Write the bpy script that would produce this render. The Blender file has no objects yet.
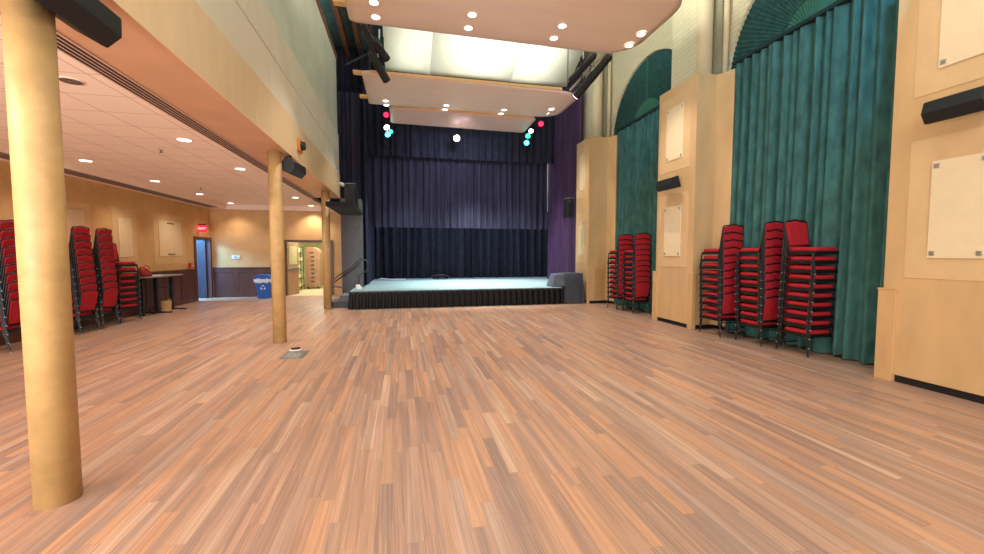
import bpy, bmesh, math, random
from mathutils import Vector, Matrix
random.seed(7)
scn = bpy.context.scene
COL = scn.collection
PI = math.pi

# ------------------------------------------------------------------ helpers
def s2l(c):
    out = []
    for v in c[:3]:
        v = v / 255.0
        out.append(v / 12.92 if v <= 0.04045 else ((v + 0.055) / 1.055) ** 2.4)
    return (out[0], out[1], out[2], 1.0)

def new_mat(name):
    m = bpy.data.materials.new(name); m.use_nodes = True
    nt = m.node_tree; b = nt.nodes['Principled BSDF']
    return m, nt, b

def N(nt, t, **kw):
    n = nt.nodes.new(t)
    for k, v in kw.items():
        if k in n.inputs.keys(): n.inputs[k].default_value = v
        else: setattr(n, k, v)
    return n

def plain(name, c, rough=0.6, metal=0.0, var=0.08, scale=6.0, bump=0.0, bscale=60.0, sheen=0.0, stretch=(1, 1, 1), spec=0.5):
    """flat colour broken up by object-space noise"""
    m, nt, b = new_mat(name)
    tc = N(nt, 'ShaderNodeTexCoord'); mp = N(nt, 'ShaderNodeMapping'); mp.inputs['Scale'].default_value = stretch
    nt.links.new(tc.outputs['Object'], mp.inputs['Vector'])
    nz = N(nt, 'ShaderNodeTexNoise'); nz.inputs['Scale'].default_value = scale; nz.inputs['Detail'].default_value = 5
    nt.links.new(mp.outputs['Vector'], nz.inputs['Vector'])
    r = N(nt, 'ShaderNodeValToRGB')
    base = s2l(c)
    r.color_ramp.elements[0].position = 0.3; r.color_ramp.elements[1].position = 0.7
    r.color_ramp.elements[0].color = tuple(max(0, x * (1 - var * 2)) for x in base[:3]) + (1,)
    r.color_ramp.elements[1].color = tuple(min(1, x * (1 + var * 2)) for x in base[:3]) + (1,)
    nt.links.new(nz.outputs['Fac'], r.inputs['Fac'])
    nt.links.new(r.outputs['Color'], b.inputs['Base Color'])
    b.inputs['Roughness'].default_value = rough; b.inputs['Metallic'].default_value = metal
    b.inputs['Specular IOR Level'].default_value = spec
    if sheen:
        b.inputs['Sheen Weight'].default_value = sheen; b.inputs['Sheen Roughness'].default_value = 0.4
        b.inputs['Sheen Tint'].default_value = base
    if bump:
        n2 = N(nt, 'ShaderNodeTexNoise'); n2.inputs['Scale'].default_value = bscale; n2.inputs['Detail'].default_value = 4
        nt.links.new(mp.outputs['Vector'], n2.inputs['Vector'])
        bp = N(nt, 'ShaderNodeBump'); bp.inputs['Strength'].default_value = bump; bp.inputs['Distance'].default_value = 0.01
        nt.links.new(n2.outputs['Fac'], bp.inputs['Height']); nt.links.new(bp.outputs['Normal'], b.inputs['Normal'])
    return m

def emit(name, c, s):
    m, nt, b = new_mat(name)
    b.inputs['Base Color'].default_value = s2l(c)
    b.inputs['Emission Color'].default_value = s2l(c); b.inputs['Emission Strength'].default_value = s
    return m

class MB:
    def __init__(s): s.v = []; s.f = []
    def add(s, vs, fs):
        o = len(s.v); s.v += [tuple(p) for p in vs]; s.f += [tuple(i + o for i in f) for f in fs]; return s
    def box(s, x0, x1, y0, y1, z0, z1):
        x0, x1 = min(x0, x1), max(x0, x1); y0, y1 = min(y0, y1), max(y0, y1); z0, z1 = min(z0, z1), max(z0, z1)
        return s.add([(x0,y0,z0),(x1,y0,z0),(x1,y1,z0),(x0,y1,z0),(x0,y0,z1),(x1,y0,z1),(x1,y1,z1),(x0,y1,z1)],
                     [(3,2,1,0),(4,5,6,7),(0,1,5,4),(1,2,6,5),(2,3,7,6),(3,0,4,7)])
    def prism(s, poly, a0, a1, axis='z'):
        n = len(poly)
        def P(u, v, w):
            return {'z': (u, v, w), 'x': (w, u, v), 'y': (u, w, v)}[axis]
        vs = [P(u, v, a0) for u, v in poly] + [P(u, v, a1) for u, v in poly]
        fs = [tuple(range(n - 1, -1, -1)), tuple(range(n, 2 * n))]
        fs += [(i, (i + 1) % n, (i + 1) % n + n, i + n) for i in range(n)]
        return s.add(vs, fs)
    def cyl(s, p0, p1, r0, r1=None, n=16, caps=True):
        r1 = r0 if r1 is None else r1
        p0 = Vector(p0); p1 = Vector(p1); d = (p1 - p0).normalized()
        u = d.orthogonal().normalized(); w = d.cross(u)
        vs = []
        for p, r in ((p0, r0), (p1, r1)):
            for i in range(n):
                a = 2 * PI * i / n; vs.append(p + u * (r * math.cos(a)) + w * (r * math.sin(a)))
        fs = [(i, (i + 1) % n, (i + 1) % n + n, i + n) for i in range(n)]
        if caps: fs += [tuple(range(n - 1, -1, -1)), tuple(range(n, 2 * n))]
        return s.add(vs, fs)
    def tube(s, pts, r, n=8, flat=1.0):
        """swept tube through pts; parallel-transport frame"""
        pts = [Vector(p) for p in pts]; m = len(pts); vs = []
        t0 = (pts[1] - pts[0]).normalized(); u = t0.orthogonal().normalized()
        for k, p in enumerate(pts):
            if k == 0: t = t0
            elif k == m - 1: t = (pts[k] - pts[k - 1]).normalized()
            else: t = ((pts[k + 1] - pts[k]).normalized() + (pts[k] - pts[k - 1]).normalized()).normalized()
            u = (u - t * u.dot(t)).normalized(); w = t.cross(u)
            for i in range(n):
                a = 2 * PI * i / n; vs.append(p + u * (r * math.cos(a)) + w * (r * flat * math.sin(a)))
        fs = []
        for k in range(m - 1):
            for i in range(n):
                fs.append((k*n+i, k*n+(i+1)%n, (k+1)*n+(i+1)%n, (k+1)*n+i))
        fs += [tuple(range(n - 1, -1, -1)), tuple(range((m-1)*n, m*n))]
        return s.add(vs, fs)
    def grid(s, fn, nu, nv):
        vs = [fn(i / nu, j / nv) for j in range(nv + 1) for i in range(nu + 1)]
        fs = [(j*(nu+1)+i, j*(nu+1)+i+1, (j+1)*(nu+1)+i+1, (j+1)*(nu+1)+i) for j in range(nv) for i in range(nu)]
        return s.add(vs, fs)
    def xf(s, M):
        s.v = [tuple(M @ Vector(p)) for p in s.v]; return s
    def build(s, name, mat, parent=None, loc=(0, 0, 0), bevel=0.0, smooth=False, solid=0.0):
        """vertices are given in the parent's (or world) frame; loc becomes the object's own origin"""
        me = bpy.data.meshes.new(name)
        L = Vector(loc)
        me.from_pydata([tuple(Vector(p) - L) for p in s.v], [], s.f); me.update()
        me.materials.append(mat)
        if smooth:
            for p in me.polygons: p.use_smooth = True
        o = bpy.data.objects.new(name, me); COL.objects.link(o); o.location = L
        if parent: o.parent = parent
        if solid:
            md = o.modifiers.new('solid', 'SOLIDIFY'); md.thickness = solid
        if bevel:
            md = o.modifiers.new('bevel', 'BEVEL'); md.width = bevel; md.segments = 2; md.limit_method = 'ANGLE'; md.angle_limit = 0.7
        return o

def tag(o, label, cat, group=None):
    o['label'] = label; o['category'] = cat
    if group: o['group'] = group
    return o
def thing(name, label, cat, loc=(0, 0, 0), rotz=0.0, group=None):
    o = bpy.data.objects.new(name, None); COL.objects.link(o)
    o.location = loc; o.rotation_euler = (0, 0, rotz); o.empty_display_size = 0.2
    return tag(o, label, cat, group)
def struct(o):
    o['kind'] = 'structure'; return o
def copy_tree(o, parent=None):
    c = o.copy(); COL.objects.link(c)
    if parent: c.parent = parent
    for ch in o.children: copy_tree(ch, c)
    return c
def text(name, body, size, mat, parent, M, ext=0.002):
    cu = bpy.data.curves.new(name, 'FONT'); cu.body = body; cu.size = size; cu.extrude = ext
    cu.align_x = 'CENTER'; cu.align_y = 'CENTER'; cu.materials.append(mat)
    tmp = bpy.data.objects.new('tmp', cu); COL.objects.link(tmp)
    bpy.context.view_layer.update()
    me = bpy.data.meshes.new_from_object(tmp.evaluated_get(bpy.context.evaluated_depsgraph_get()))
    bpy.data.objects.remove(tmp)
    o = bpy.data.objects.new(name, me); COL.objects.link(o); o.parent = parent; o.matrix_local = M
    return o
def lamp(kind, name, loc, energy, color=(1, 1, 1), target=None, **kw):
    d = bpy.data.lights.new(name, kind); d.energy = energy; d.color = color
    for k, v in kw.items(): setattr(d, k, v)
    o = bpy.data.objects.new(name, d); COL.objects.link(o); o.location = loc
    if target is not None:
        o.rotation_euler = (Vector(target) - Vector(loc)).to_track_quat('-Z', 'Y').to_euler()
    return o

# ------------------------------------------------------------------ materials
def floor_mat():
    m, nt, b = new_mat('plank_floor'); L = nt.links.new
    tc = N(nt, 'ShaderNodeTexCoord')
    sx = N(nt, 'ShaderNodeSeparateXYZ'); L(tc.outputs['Object'], sx.inputs[0])
    cb = N(nt, 'ShaderNodeCombineXYZ'); L(sx.outputs['Y'], cb.inputs['X']); L(sx.outputs['X'], cb.inputs['Y'])
    PW, PL = 0.092, 1.15
    def mth(op, a, b=None):
        n = N(nt, 'ShaderNodeMath', operation=op)
        for i, v in enumerate((a, b)):
            if v is None: continue
            if isinstance(v, (int, float)): n.inputs[i].default_value = v
            else: L(v, n.inputs[i])
        return n.outputs[0]
    xs = mth('DIVIDE', sx.outputs['X'], PW); row = mth('FLOOR', xs); xf = mth('SUBTRACT', xs, row)
    wr = N(nt, 'ShaderNodeTexWhiteNoise', noise_dimensions='1D'); L(row, wr.inputs['W'])
    ys = mth('ADD', mth('DIVIDE', sx.outputs['Y'], PL), mth('MULTIPLY', wr.outputs['Value'], 7.0)); colu = mth('FLOOR', ys); yf = mth('SUBTRACT', ys, colu)
    idv = N(nt, 'ShaderNodeCombineXYZ'); L(row, idv.inputs['X']); L(colu, idv.inputs['Y'])
    wn = N(nt, 'ShaderNodeTexWhiteNoise', noise_dimensions='3D'); L(idv.outputs[0], wn.inputs['Vector'])
    jx = mth('GREATER_THAN', mth('ABSOLUTE', mth('SUBTRACT', xf, 0.5)), 0.488); jy = mth('GREATER_THAN', mth('ABSOLUTE', mth('SUBTRACT', yf, 0.5)), 0.4985)
    joint = mth('MULTIPLY', mth('MAXIMUM', jx, jy), 0.55)
    rm = N(nt, 'ShaderNodeValToRGB'); e = rm.color_ramp.elements
    e[0].position = 0.0; e[0].color = s2l((160, 130, 114))
    e[1].position = 1.0; e[1].color = s2l((208, 170, 142))
    for p, c in ((0.2, (178, 140, 120)), (0.4, (192, 148, 120)), (0.6, (200, 151, 118)), (0.8, (182, 150, 132))):
        k = e.new(p); k.color = s2l(c)
    L(wn.outputs['Value'], rm.inputs['Fac'])
    # offset grain per plank
    ad = N(nt, 'ShaderNodeVectorMath', operation='MULTIPLY_ADD')
    L(wn.outputs['Color'], ad.inputs[0]); ad.inputs[1].default_value = (3.0, 9.0, 5.0); L(tc.outputs['Object'], ad.inputs[2])
    sk = N(nt, 'ShaderNodeSeparateXYZ'); L(ad.outputs[0], sk.inputs[0])
    ck = N(nt, 'ShaderNodeCombineXYZ'); L(sk.outputs['X'], ck.inputs['X']); L(sk.outputs['Z'], ck.inputs['Z'])
    L(mth('ADD', sk.outputs['Y'], mth('MULTIPLY', sk.outputs['X'], 23.7)), ck.inputs['Y'])
    ad = ck
    mp = N(nt, 'ShaderNodeMapping'); mp.inputs['Scale'].default_value = (30.0, 0.9, 1.0); L(ad.outputs[0], mp.inputs['Vector'])
    g1 = N(nt, 'ShaderNodeTexNoise'); g1.inputs['Scale'].default_value = 1.0; g1.inputs['Detail'].default_value = 6; g1.inputs['Roughness'].default_value = 0.65
    g1.inputs['Distortion'].default_value = 0.15
    L(mp.outputs[0], g1.inputs['Vector'])
    r1 = N(nt, 'ShaderNodeValToRGB'); r1.color_ramp.elements[0].position = 0.34; r1.color_ramp.elements[1].position = 0.66
    r1.color_ramp.elements[0].color = s2l((206, 202, 198)); r1.color_ramp.elements[1].color = (1.0, 1.0, 1.0, 1)
    L(g1.outputs['Fac'], r1.inputs['Fac'])
    mx = N(nt, 'ShaderNodeMix', data_type='RGBA', blend_type='MULTIPLY'); mx.inputs[0].default_value = 0.95
    L(rm.outputs['Color'], mx.inputs[6]); L(r1.outputs['Color'], mx.inputs[7])
    # greyish-brown smoky streaks that run over a few planks
    mp2 = N(nt, 'ShaderNodeMapping'); mp2.inputs['Scale'].default_value = (9.0, 0.42, 1.0); L(ad.outputs[0], mp2.inputs['Vector'])
    g2 = N(nt, 'ShaderNodeTexNoise'); g2.inputs['Scale'].default_value = 1.0; g2.inputs['Detail'].default_value = 4
    L(mp2.outputs[0], g2.inputs['Vector'])
    r2 = N(nt, 'ShaderNodeValToRGB'); r2.color_ramp.elements[0].position = 0.48; r2.color_ramp.elements[1].position = 0.68
    r2.color_ramp.elements[0].color = (0, 0, 0, 1); r2.color_ramp.elements[1].color = (0.75, 0.75, 0.75, 1)
    L(g2.outputs['Fac'], r2.inputs['Fac'])
    mx2 = N(nt, 'ShaderNodeMix', data_type='RGBA'); L(r2.outputs['Color'], mx2.inputs[0])
    L(mx.outputs[2], mx2.inputs[6]); mx2.inputs[7].default_value = s2l((132, 110, 101))
    # fine cathedral rings
    mp3 = N(nt, 'ShaderNodeMapping'); mp3.inputs['Scale'].default_value = (16.0, 0.35, 1.0); L(ad.outputs[0], mp3.inputs['Vector'])
    wv = N(nt, 'ShaderNodeTexWave', wave_type='RINGS'); wv.inputs['Scale'].default_value = 2.2; wv.inputs['Distortion'].default_value = 4.0
    wv.inputs['Detail'].default_value = 2; wv.inputs['Detail Scale'].default_value = 1.2
    L(mp3.outputs[0], wv.inputs['Vector'])
    r3 = N(nt, 'ShaderNodeValToRGB'); r3.color_ramp.elements[0].position = 0.86; r3.color_ramp.elements[1].position = 1.0
    r3.color_ramp.elements[0].color = (0, 0, 0, 1); r3.color_ramp.elements[1].color = (0.22, 0.22, 0.22, 1)
    L(wv.outputs['Fac'], r3.inputs['Fac'])
    mx3 = N(nt, 'ShaderNodeMix', data_type='RGBA'); L(r3.outputs['Color'], mx3.inputs[0])
    L(mx2.outputs[2], mx3.inputs[6]); mx3.inputs[7].default_value = s2l((226, 190, 150))
    # joints
    mx4 = N(nt, 'ShaderNodeMix', data_type='RGBA'); L(joint, mx4.inputs[0])
    L(mx3.outputs[2], mx4.inputs[6]); mx4.inputs[7].default_value = s2l((140, 96, 70))
    L(mx4.outputs[2], b.inputs['Base Color'])
    b.inputs['Roughness'].default_value = 0.36; b.inputs['Specular IOR Level'].default_value = 0.45
    bp = N(nt, 'ShaderNodeBump'); bp.inputs['Strength'].default_value = 0.12; bp.inputs['Distance'].default_value = 0.002
    L(g1.outputs['Fac'], bp.inputs['Height']); L(bp.outputs['Normal'], b.inputs['Normal'])
    return m

def brickish(name, c, mort, w, h, ms, axes, rough=0.8, amt=0.06, off=0.5, rot=0):
    """brick / tile pattern laid on a vertical or horizontal plane; axes picks which object axes are u,v"""
    m, nt, b = new_mat(name); L = nt.links.new
    tc = N(nt, 'ShaderNodeTexCoord'); sx = N(nt, 'ShaderNodeSeparateXYZ'); L(tc.outputs['Object'], sx.inputs[0])
    cb = N(nt, 'ShaderNodeCombineXYZ'); L(sx.outputs[axes[0]], cb.inputs['X']); L(sx.outputs[axes[1]], cb.inputs['Y'])
    br = N(nt, 'ShaderNodeTexBrick'); br.offset = off; L(cb.outputs[0], br.inputs['Vector'])
    cc = s2l(c)
    br.inputs['Color1'].default_value = tuple(x * (1 - amt) for x in cc[:3]) + (1,)
    br.inputs['Color2'].default_value = tuple(min(1, x * (1 + amt)) for x in cc[:3]) + (1,)
    br.inputs['Mortar'].default_value = s2l(mort)
    br.inputs['Scale'].default_value = 1; br.inputs['Brick Width'].default_value = w; br.inputs['Row Height'].default_value = h
    br.inputs['Mortar Size'].default_value = ms; br.inputs['Mortar Smooth'].default_value = 0.3
    L(br.outputs['Color'], b.inputs['Base Color']); b.inputs['Roughness'].default_value = rough
    return m

def soft_plaster(name, c1, c2, scale):
    m, nt, b = new_mat(name); L = nt.links.new
    tc = N(nt, 'ShaderNodeTexCoord')
    nz = N(nt, 'ShaderNodeTexNoise'); nz.inputs['Scale'].default_value = scale; nz.inputs['Detail'].default_value = 8; nz.inputs['Roughness'].default_value = 0.6
    L(tc.outputs['Object'], nz.inputs['Vector'])
    r = N(nt, 'ShaderNodeValToRGB'); r.color_ramp.elements[0].position = 0.35; r.color_ramp.elements[1].position = 0.65
    r.color_ramp.elements[0].color = s2l(c1); r.color_ramp.elements[1].color = s2l(c2)
    L(nz.outputs['Fac'], r.inputs['Fac']); L(r.outputs['Color'], b.inputs['Base Color'])
    b.inputs['Roughness'].default_value = 0.55
    return m

M = {}
M['floor'] = floor_mat()
M['column'] = soft_plaster('mottled_gold_plaster', (176, 140, 88), (196, 158, 102), 5.0)
M['soffit'] = plain('orange_brown_veneer', (206, 158, 122), 0.45, var=0.04, scale=2.5)
M['fascia'] = plain('pale_maple_fascia', (228, 198, 152), 0.45, var=0.02, scale=2, stretch=(1, 3, 0.6))
M['cream'] = plain('cream_wall_panel', (230, 220, 194), 0.6, var=0.02, scale=1.5)
M['upper'] = soft_plaster('grey_green_plaster', (204, 204, 182), (224, 222, 200), 1.1)
M['tile'] = brickish('acoustic_ceiling_tile', (246, 222, 202), (196, 164, 142), 0.62, 0.62, 0.008, ('X', 'Y'), 0.9, 0.02, off=0.0)
M['bulkhead'] = plain('pinkish_ceiling_paint', (240, 214, 192), 0.8, var=0.015)
M['ochre'] = soft_plaster('ochre_wall', (196, 150, 94), (210, 166, 108), 1.6)
M['ochre_lt'] = soft_plaster('pale_ochre_panel', (206, 166, 112), (214, 175, 122), 3)
M['panel_lt'] = plain('cream_fabric', (222, 194, 150), 0.85, var=0.02, bump=0.2, bscale=150)
M['wainscot'] = plain('dark_walnut', (84, 46, 34), 0.42, var=0.12, scale=4, stretch=(1, 1, 0.2))
M['maple'] = plain('maple_veneer', (207, 169, 120), 0.36, var=0.045, scale=3.2, stretch=(1, 1, 0.35))
M['maple_dk'] = plain('maple_edge', (206, 164, 114), 0.4, var=0.04, scale=5, stretch=(1, 1, 0.3))
M['border'] = plain('pale_maple_border', (216, 180, 132), 0.6, var=0.02)
M['acoustic'] = plain('cream_acoustic_fabric', (230, 207, 168), 0.9, var=0.015, bump=0.15, bscale=200)
M['silver'] = plain('brushed_silver', (190, 190, 192), 0.3, metal=0.8, var=0.03)
M['brick'] = brickish('painted_pale_brick', (216, 206, 174), (196, 184, 152), 0.42, 0.105, 0.007, ('Y', 'Z'), 0.75, 0.03)
M['brick_end'] = brickish('painted_pale_brick_end', (206, 192, 156), (180, 168, 136), 0.42, 0.105, 0.007, ('X', 'Z'), 0.75, 0.03)
M['pipe'] = plain('cream_painted_pipe', (214, 200, 164), 0.5, var=0.02)
M['pipe_dk'] = plain('grey_painted_pipe', (150, 146, 122), 0.5, var=0.03)
M['green'] = plain('green_velvet', (62, 102, 96), 0.8, var=0.16, scale=9, sheen=0.35, stretch=(1, 1, 0.35), spec=0.2)
M['green_fan'] = plain('dark_green_velvet', (42, 80, 78), 0.8, var=0.14, scale=8, sheen=0.3, spec=0.2)
M['green_lt'] = plain('grey_green_velvet', (62, 112, 96), 0.8, var=0.08, scale=18, sheen=0.4, spec=0.2)
M['tape'] = plain('curtain_header_tape', (12, 40, 40), 0.8)
M['navy'] = plain('navy_stage_velvet', (54, 52, 70), 0.85, var=0.1, scale=5, sheen=0.3, stretch=(1, 1, 0.2), spec=0.15)
M['navy_dk'] = plain('black_navy_velvet', (46, 48, 62), 0.9, var=0.1, scale=5, sheen=0.25, spec=0.12)
M['purple'] = plain('purple_black_velvet', (70, 52, 80), 0.85, var=0.1, scale=5, sheen=0.3, stretch=(1, 1, 0.2), spec=0.15)
M['skirt'] = plain('black_satin_skirt', (12, 10, 14), 0.5, var=0.1, scale=9, spec=0.25)
M['deck'] = plain('grey_stage_carpet', (128, 150, 152), 0.8, var=0.06, scale=14, bump=0.2)
M['deck_edge'] = plain('black_stage_edge', (36, 38, 42), 0.5)
M['cover'] = plain('black_cloth_cover', (58, 60, 68), 0.75, var=0.08, scale=8, sheen=0.2)
M['cover_lit'] = plain('lit_cloth_cover', (84, 88, 98), 0.75, var=0.08, scale=8)  # same black cloth, its lit side put into a lighter colour
M['red'] = plain('red_chair_fabric', (168, 34, 44), 0.8, var=0.12, scale=40, bump=0.15, bscale=220, sheen=0.2, spec=0.2)
M['steel'] = plain('black_chair_steel', (13, 12, 13), 0.5, var=0.1)
M['glide'] = plain('grey_glide', (120, 120, 120), 0.4, var=0.05)
M['black'] = plain('black_plastic', (18, 20, 24), 0.5, var=0.1)
M['speaker'] = plain('charcoal_speaker', (13, 16, 21), 0.55, var=0.1)
M['grille'] = plain('speaker_grille', (10, 13, 17), 0.7, var=0.2, scale=300)
M['charcoal'] = plain('charcoal_paint', (92, 94, 100), 0.7, var=0.04)
M['voidblack'] = plain('black_paint', (16, 17, 22), 0.85, var=0.1)
M['teal_dark'] = plain('dark_teal_ceiling', (78, 116, 114), 0.8, var=0.15, scale=2)
M['beam_red'] = plain('oxide_red_steel', (124, 84, 62), 0.6, var=0.1)
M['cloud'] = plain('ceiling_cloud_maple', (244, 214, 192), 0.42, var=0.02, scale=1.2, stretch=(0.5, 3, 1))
M['cloud_pink'] = plain('ceiling_cloud_pinkish', (230, 188, 172), 0.5, var=0.02, scale=1.2)  # pinker tone of the rearmost cloud
M['cloud_edge'] = plain('ceiling_cloud_edge', (228, 178, 118), 0.5, var=0.03)
M['reflector'] = plain('white_reflector', (222, 222, 208), 0.6, var=0.015, scale=1)
M['lens'] = emit('downlight_lens', (255, 248, 238), 4.5)
M['lens_dim'] = plain('unlit_downlight', (110, 92, 84), 0.4, var=0.4, scale=30)
M['trim_ring'] = plain('white_trim_ring', (236, 214, 196), 0.5, var=0.02)
M['grey_strip'] = plain('grey_air_slot', (132, 112, 98), 0.6, var=0.06)
M['slot'] = plain('dark_slot', (36, 26, 22), 0.7)
M['slotframe'] = plain('pinkish_metal_slat', (206, 170, 148), 0.5, var=0.03)
M['bin'] = plain('blue_bin_plastic', (22, 84, 168), 0.45, var=0.05)
M['bag'] = plain('clear_plastic_bag', (206, 216, 226), 0.35, var=0.1, scale=25)
M['white'] = plain('white_plastic', (234, 234, 230), 0.45, var=0.02)
M['exit'] = emit('exit_red', (226, 30, 52), 1.6)
M['exit_text'] = emit('exit_letters', (255, 170, 176), 2.4)
M['alarm'] = plain('fire_alarm_red', (176, 20, 24), 0.4)
M['paper'] = plain('kraft_paper', (200, 156, 104), 0.8, var=0.06)
M['tabletop'] = plain('grey_laminate', (150, 138, 128), 0.35, var=0.05)
M['redbag'] = plain('dark_red_cloth', (150, 44, 44), 0.8, var=0.15)
M['doorleaf'] = plain('brown_door_leaf', (158, 120, 88), 0.5, var=0.05, scale=4, stretch=(1, 1, 0.3))
M['glass_lt'] = plain('frosted_vision_pane', (196, 186, 140), 0.25, var=0.04)
M['corr'] = plain('pale_corridor_wall', (228, 226, 186), 0.7, var=0.02)
M['corr_floor'] = plain('corridor_floor', (186, 170, 132), 0.5, var=0.05)
M['cart_tan'] = plain('tan_cart_panel', (158, 118, 90), 0.5, var=0.06)
M['cart_cream'] = plain('cream_goods', (206, 192, 156), 0.6, var=0.2, scale=9)
M['blueroom'] = plain('blue_lit_room_wall', (150, 180, 220), 0.7, var=0.03)  # blue light of the room put partly into the wall colour
M['teal_sign'] = plain('teal_sign', (30, 150, 150), 0.5)
M['orange_box'] = plain('orange_brown_box', (206, 128, 62), 0.5)
M['plate'] = plain('worn_steel_plate', (124, 126, 118), 0.45, metal=0.5, var=0.2, scale=14)
M['dkdoor'] = plain('dark_door_wood', (60, 40, 44), 0.4, var=0.1)
M['led_red'] = emit('red_stage_lens', (255, 20, 50), 8)
M['led_white'] = emit('white_stage_lens', (240, 245, 255), 14)
M['led_warm'] = emit('warm_stage_lens', (255, 240, 210), 16)
M['led_cyan'] = emit('cyan_stage_lens', (60, 190, 255), 10)
M['led_green'] = emit('green_stage_lens', (40, 255, 150), 8)
M['led_pink'] = emit('pink_stage_lens', (255, 190, 230), 10)

# ------------------------------------------------------------------ room constants
XL, XH, YB = -6.93, -2.0, 16.8        # left wall, hall-side face of the low wing, back wall
ZC = 3.41                            # low ceiling
# floor
struct(MB().box(XL - 0.3, 7.3, -3, YB, -0.2, 0).build('floor', M['floor']))
# low ceiling (tiles)
struct(MB().box(XL - 0.2, -2.95, -1.5, YB, ZC, ZC + 0.12).build('ceiling', M['tile']))
# slightly lower plaster border of the ceiling along the left and back walls
struct(MB().box(XL, -6.34, -1.5, YB, 3.25, ZC).box(-6.34, -2.0, 16.68, YB, 3.24, ZC).build('trim_20', M['bulkhead']))
# left wall with doorway Y 15.95-16.66
w = MB()
w.box(XL - 0.15, XL, -1.5, 15.62, 0, ZC); w.box(XL - 0.15, XL, 15.62, 16.66, 2.12, ZC); w.box(XL - 0.15, XL, 16.66, YB + 0.15, 0, ZC)
struct(w.build('wall_left', M['ochre']))
# back wall with double doorway X -4.45..-2.78
w = MB()
w.box(XL, -4.45, YB, YB + 0.15, 0, ZC); w.box(-4.45, -2.78, YB, YB + 0.15, 2.08, ZC); w.box(-2.78, -1.98, YB, YB + 0.15, 0, ZC)
struct(w.build('wall_back', M['ochre']))
# door frames
f = MB(); f.box(-4.53, -4.43, YB - 0.04, YB + 0.17, 0, 2.14); f.box(-2.80, -2.70, YB - 0.04, YB + 0.17, 0, 2.14); f.box(-4.43, -2.80, YB - 0.04, YB + 0.17, 2.05, 2.14)
d1 = struct(f.build('door_1', M['wainscot'], bevel=0.006))
f = MB(); f.box(XL - 0.17, XL + 0.04, 15.54, 15.64, 0, 2.2); f.box(XL - 0.17, XL + 0.04, 16.64, 16.74, 0, 2.2); f.box(XL - 0.17, XL + 0.04, 15.64, 16.64, 2.1, 2.2)
d2 = struct(f.build('door_2', M['wainscot'], bevel=0.006))

# wainscot on the two walls of the low wing
def wains(name, along, a0, a1, n):
    mb = MB()
    def bx(u0, u1, d0, d1_, z0, z1):
        if along == 'y': mb.box(XL + d0, XL + d1_, u0, u1, z0, z1)
        else: mb.box(u0, u1, YB - d1_, YB - d0, z0, z1)
    bx(a0, a1, 0, 0.02, 0, 1.06); bx(a0, a1, 0, 0.05, 1.06, 1.11); bx(a0, a1, 0, 0.04, 0, 0.14)
    bx(a0, a1, 0.02, 0.034, 0.92, 1.06)
    st = (a1 - a0) / n
    for i in range(n + 1):
        c = a0 + i * st
        bx(max(a0, c - 0.05), min(a1, c + 0.05), 0.02, 0.034, 0.14, 0.92)
    return struct(mb.build(name, M['wainscot'], bevel=0.004))
wains('trim_1', 'y', 3.0, 15.54, 14)
wains('trim_2', 'x', XL + 0.05, -4.53, 3)

# ---- raised hall wall over the low wing
struct(MB().box(-2.72, XH - 0.012, -1.5, 14.0, 3.402, 3.44).build('trim_3', M['soffit']))            # soffit board
struct(MB().prism([(-2.72, 3.44), (XH - 0.012, 3.44), (XH - 0.012, 3.40), (XH, 3.40), (XH, 4.12), (-2.72, 4.12)], -1.5, 14.0, 'y').build('trim_4', M['fascia']))      # maple fascia
panel_rows = MB()
ys = [-1.5, 1.4, 2.85, 4.3, 5.74, 7.2, 8.65, 10.1, 11.6, 13.0, 14.05]
for z0, z1, sh in ((4.125, 4.75, 0.0), (4.772, 5.42, 0.1)):
    yy = [y + sh * 5 for y in ys[:-1]] + [14.05]
    yy[0] = -1.5
    for a, b_ in zip(yy, yy[1:]): panel_rows.box(-2.68, XH - 0.02, a + 0.008, b_ - 0.008, z0, z1)
struct(panel_rows.build('wall_hall_left', M['cream'], bevel=0.004))
struct(MB().box(-2.68, XH - 0.05, -1.5, 14.05, 4.12, 7.8).build('wall_upper_left', M['upper']))
struct(MB().box(-2.72, XH - 0.02, -1.5, 14.1, 7.8, 7.95).build('trim_5', M['beam_red']))
# high dark ceiling and its steel beams
struct(MB().box(-4.0, 7.6, 3.0, 19.0, 9.0, 9.1).build('ceiling_high', M['teal_dark']))
for i, xb in enumerate((-1.86, -1.42, -0.95)):
    mb = MB(); mb.box(xb - 0.07, xb + 0.07, 3.0, 19, 8.62, 8.66); mb.box(xb - 0.015, xb + 0.015, 3.0, 19, 8.66, 8.98); mb.box(xb - 0.07, xb + 0.07, 3.0, 19, 8.96, 8.99)
    struct(mb.build('trim_%d' % (6 + i), M['beam_red']))

# ---- stage house shell
struct(MB().box(-2.0, -1.36, 14.0, YB, 0, 3.4).build('wall_stage_left', M['charcoal']))
struct(MB().box(-3.2, 7.4, 18.75, 18.9, 0, 9).build('wall_stage_back', M['voidblack']))
struct(MB().box(-3.2, -3.1, 14.06, 18.75, 3.5, 9).build('wall_stage_side', M['voidblack']))
struct(MB().box(-2.0, -1.3, 11.4, 14.0, 2.86, 2.98).build('trim_9', M['voidblack'], bevel=0.01))

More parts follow.
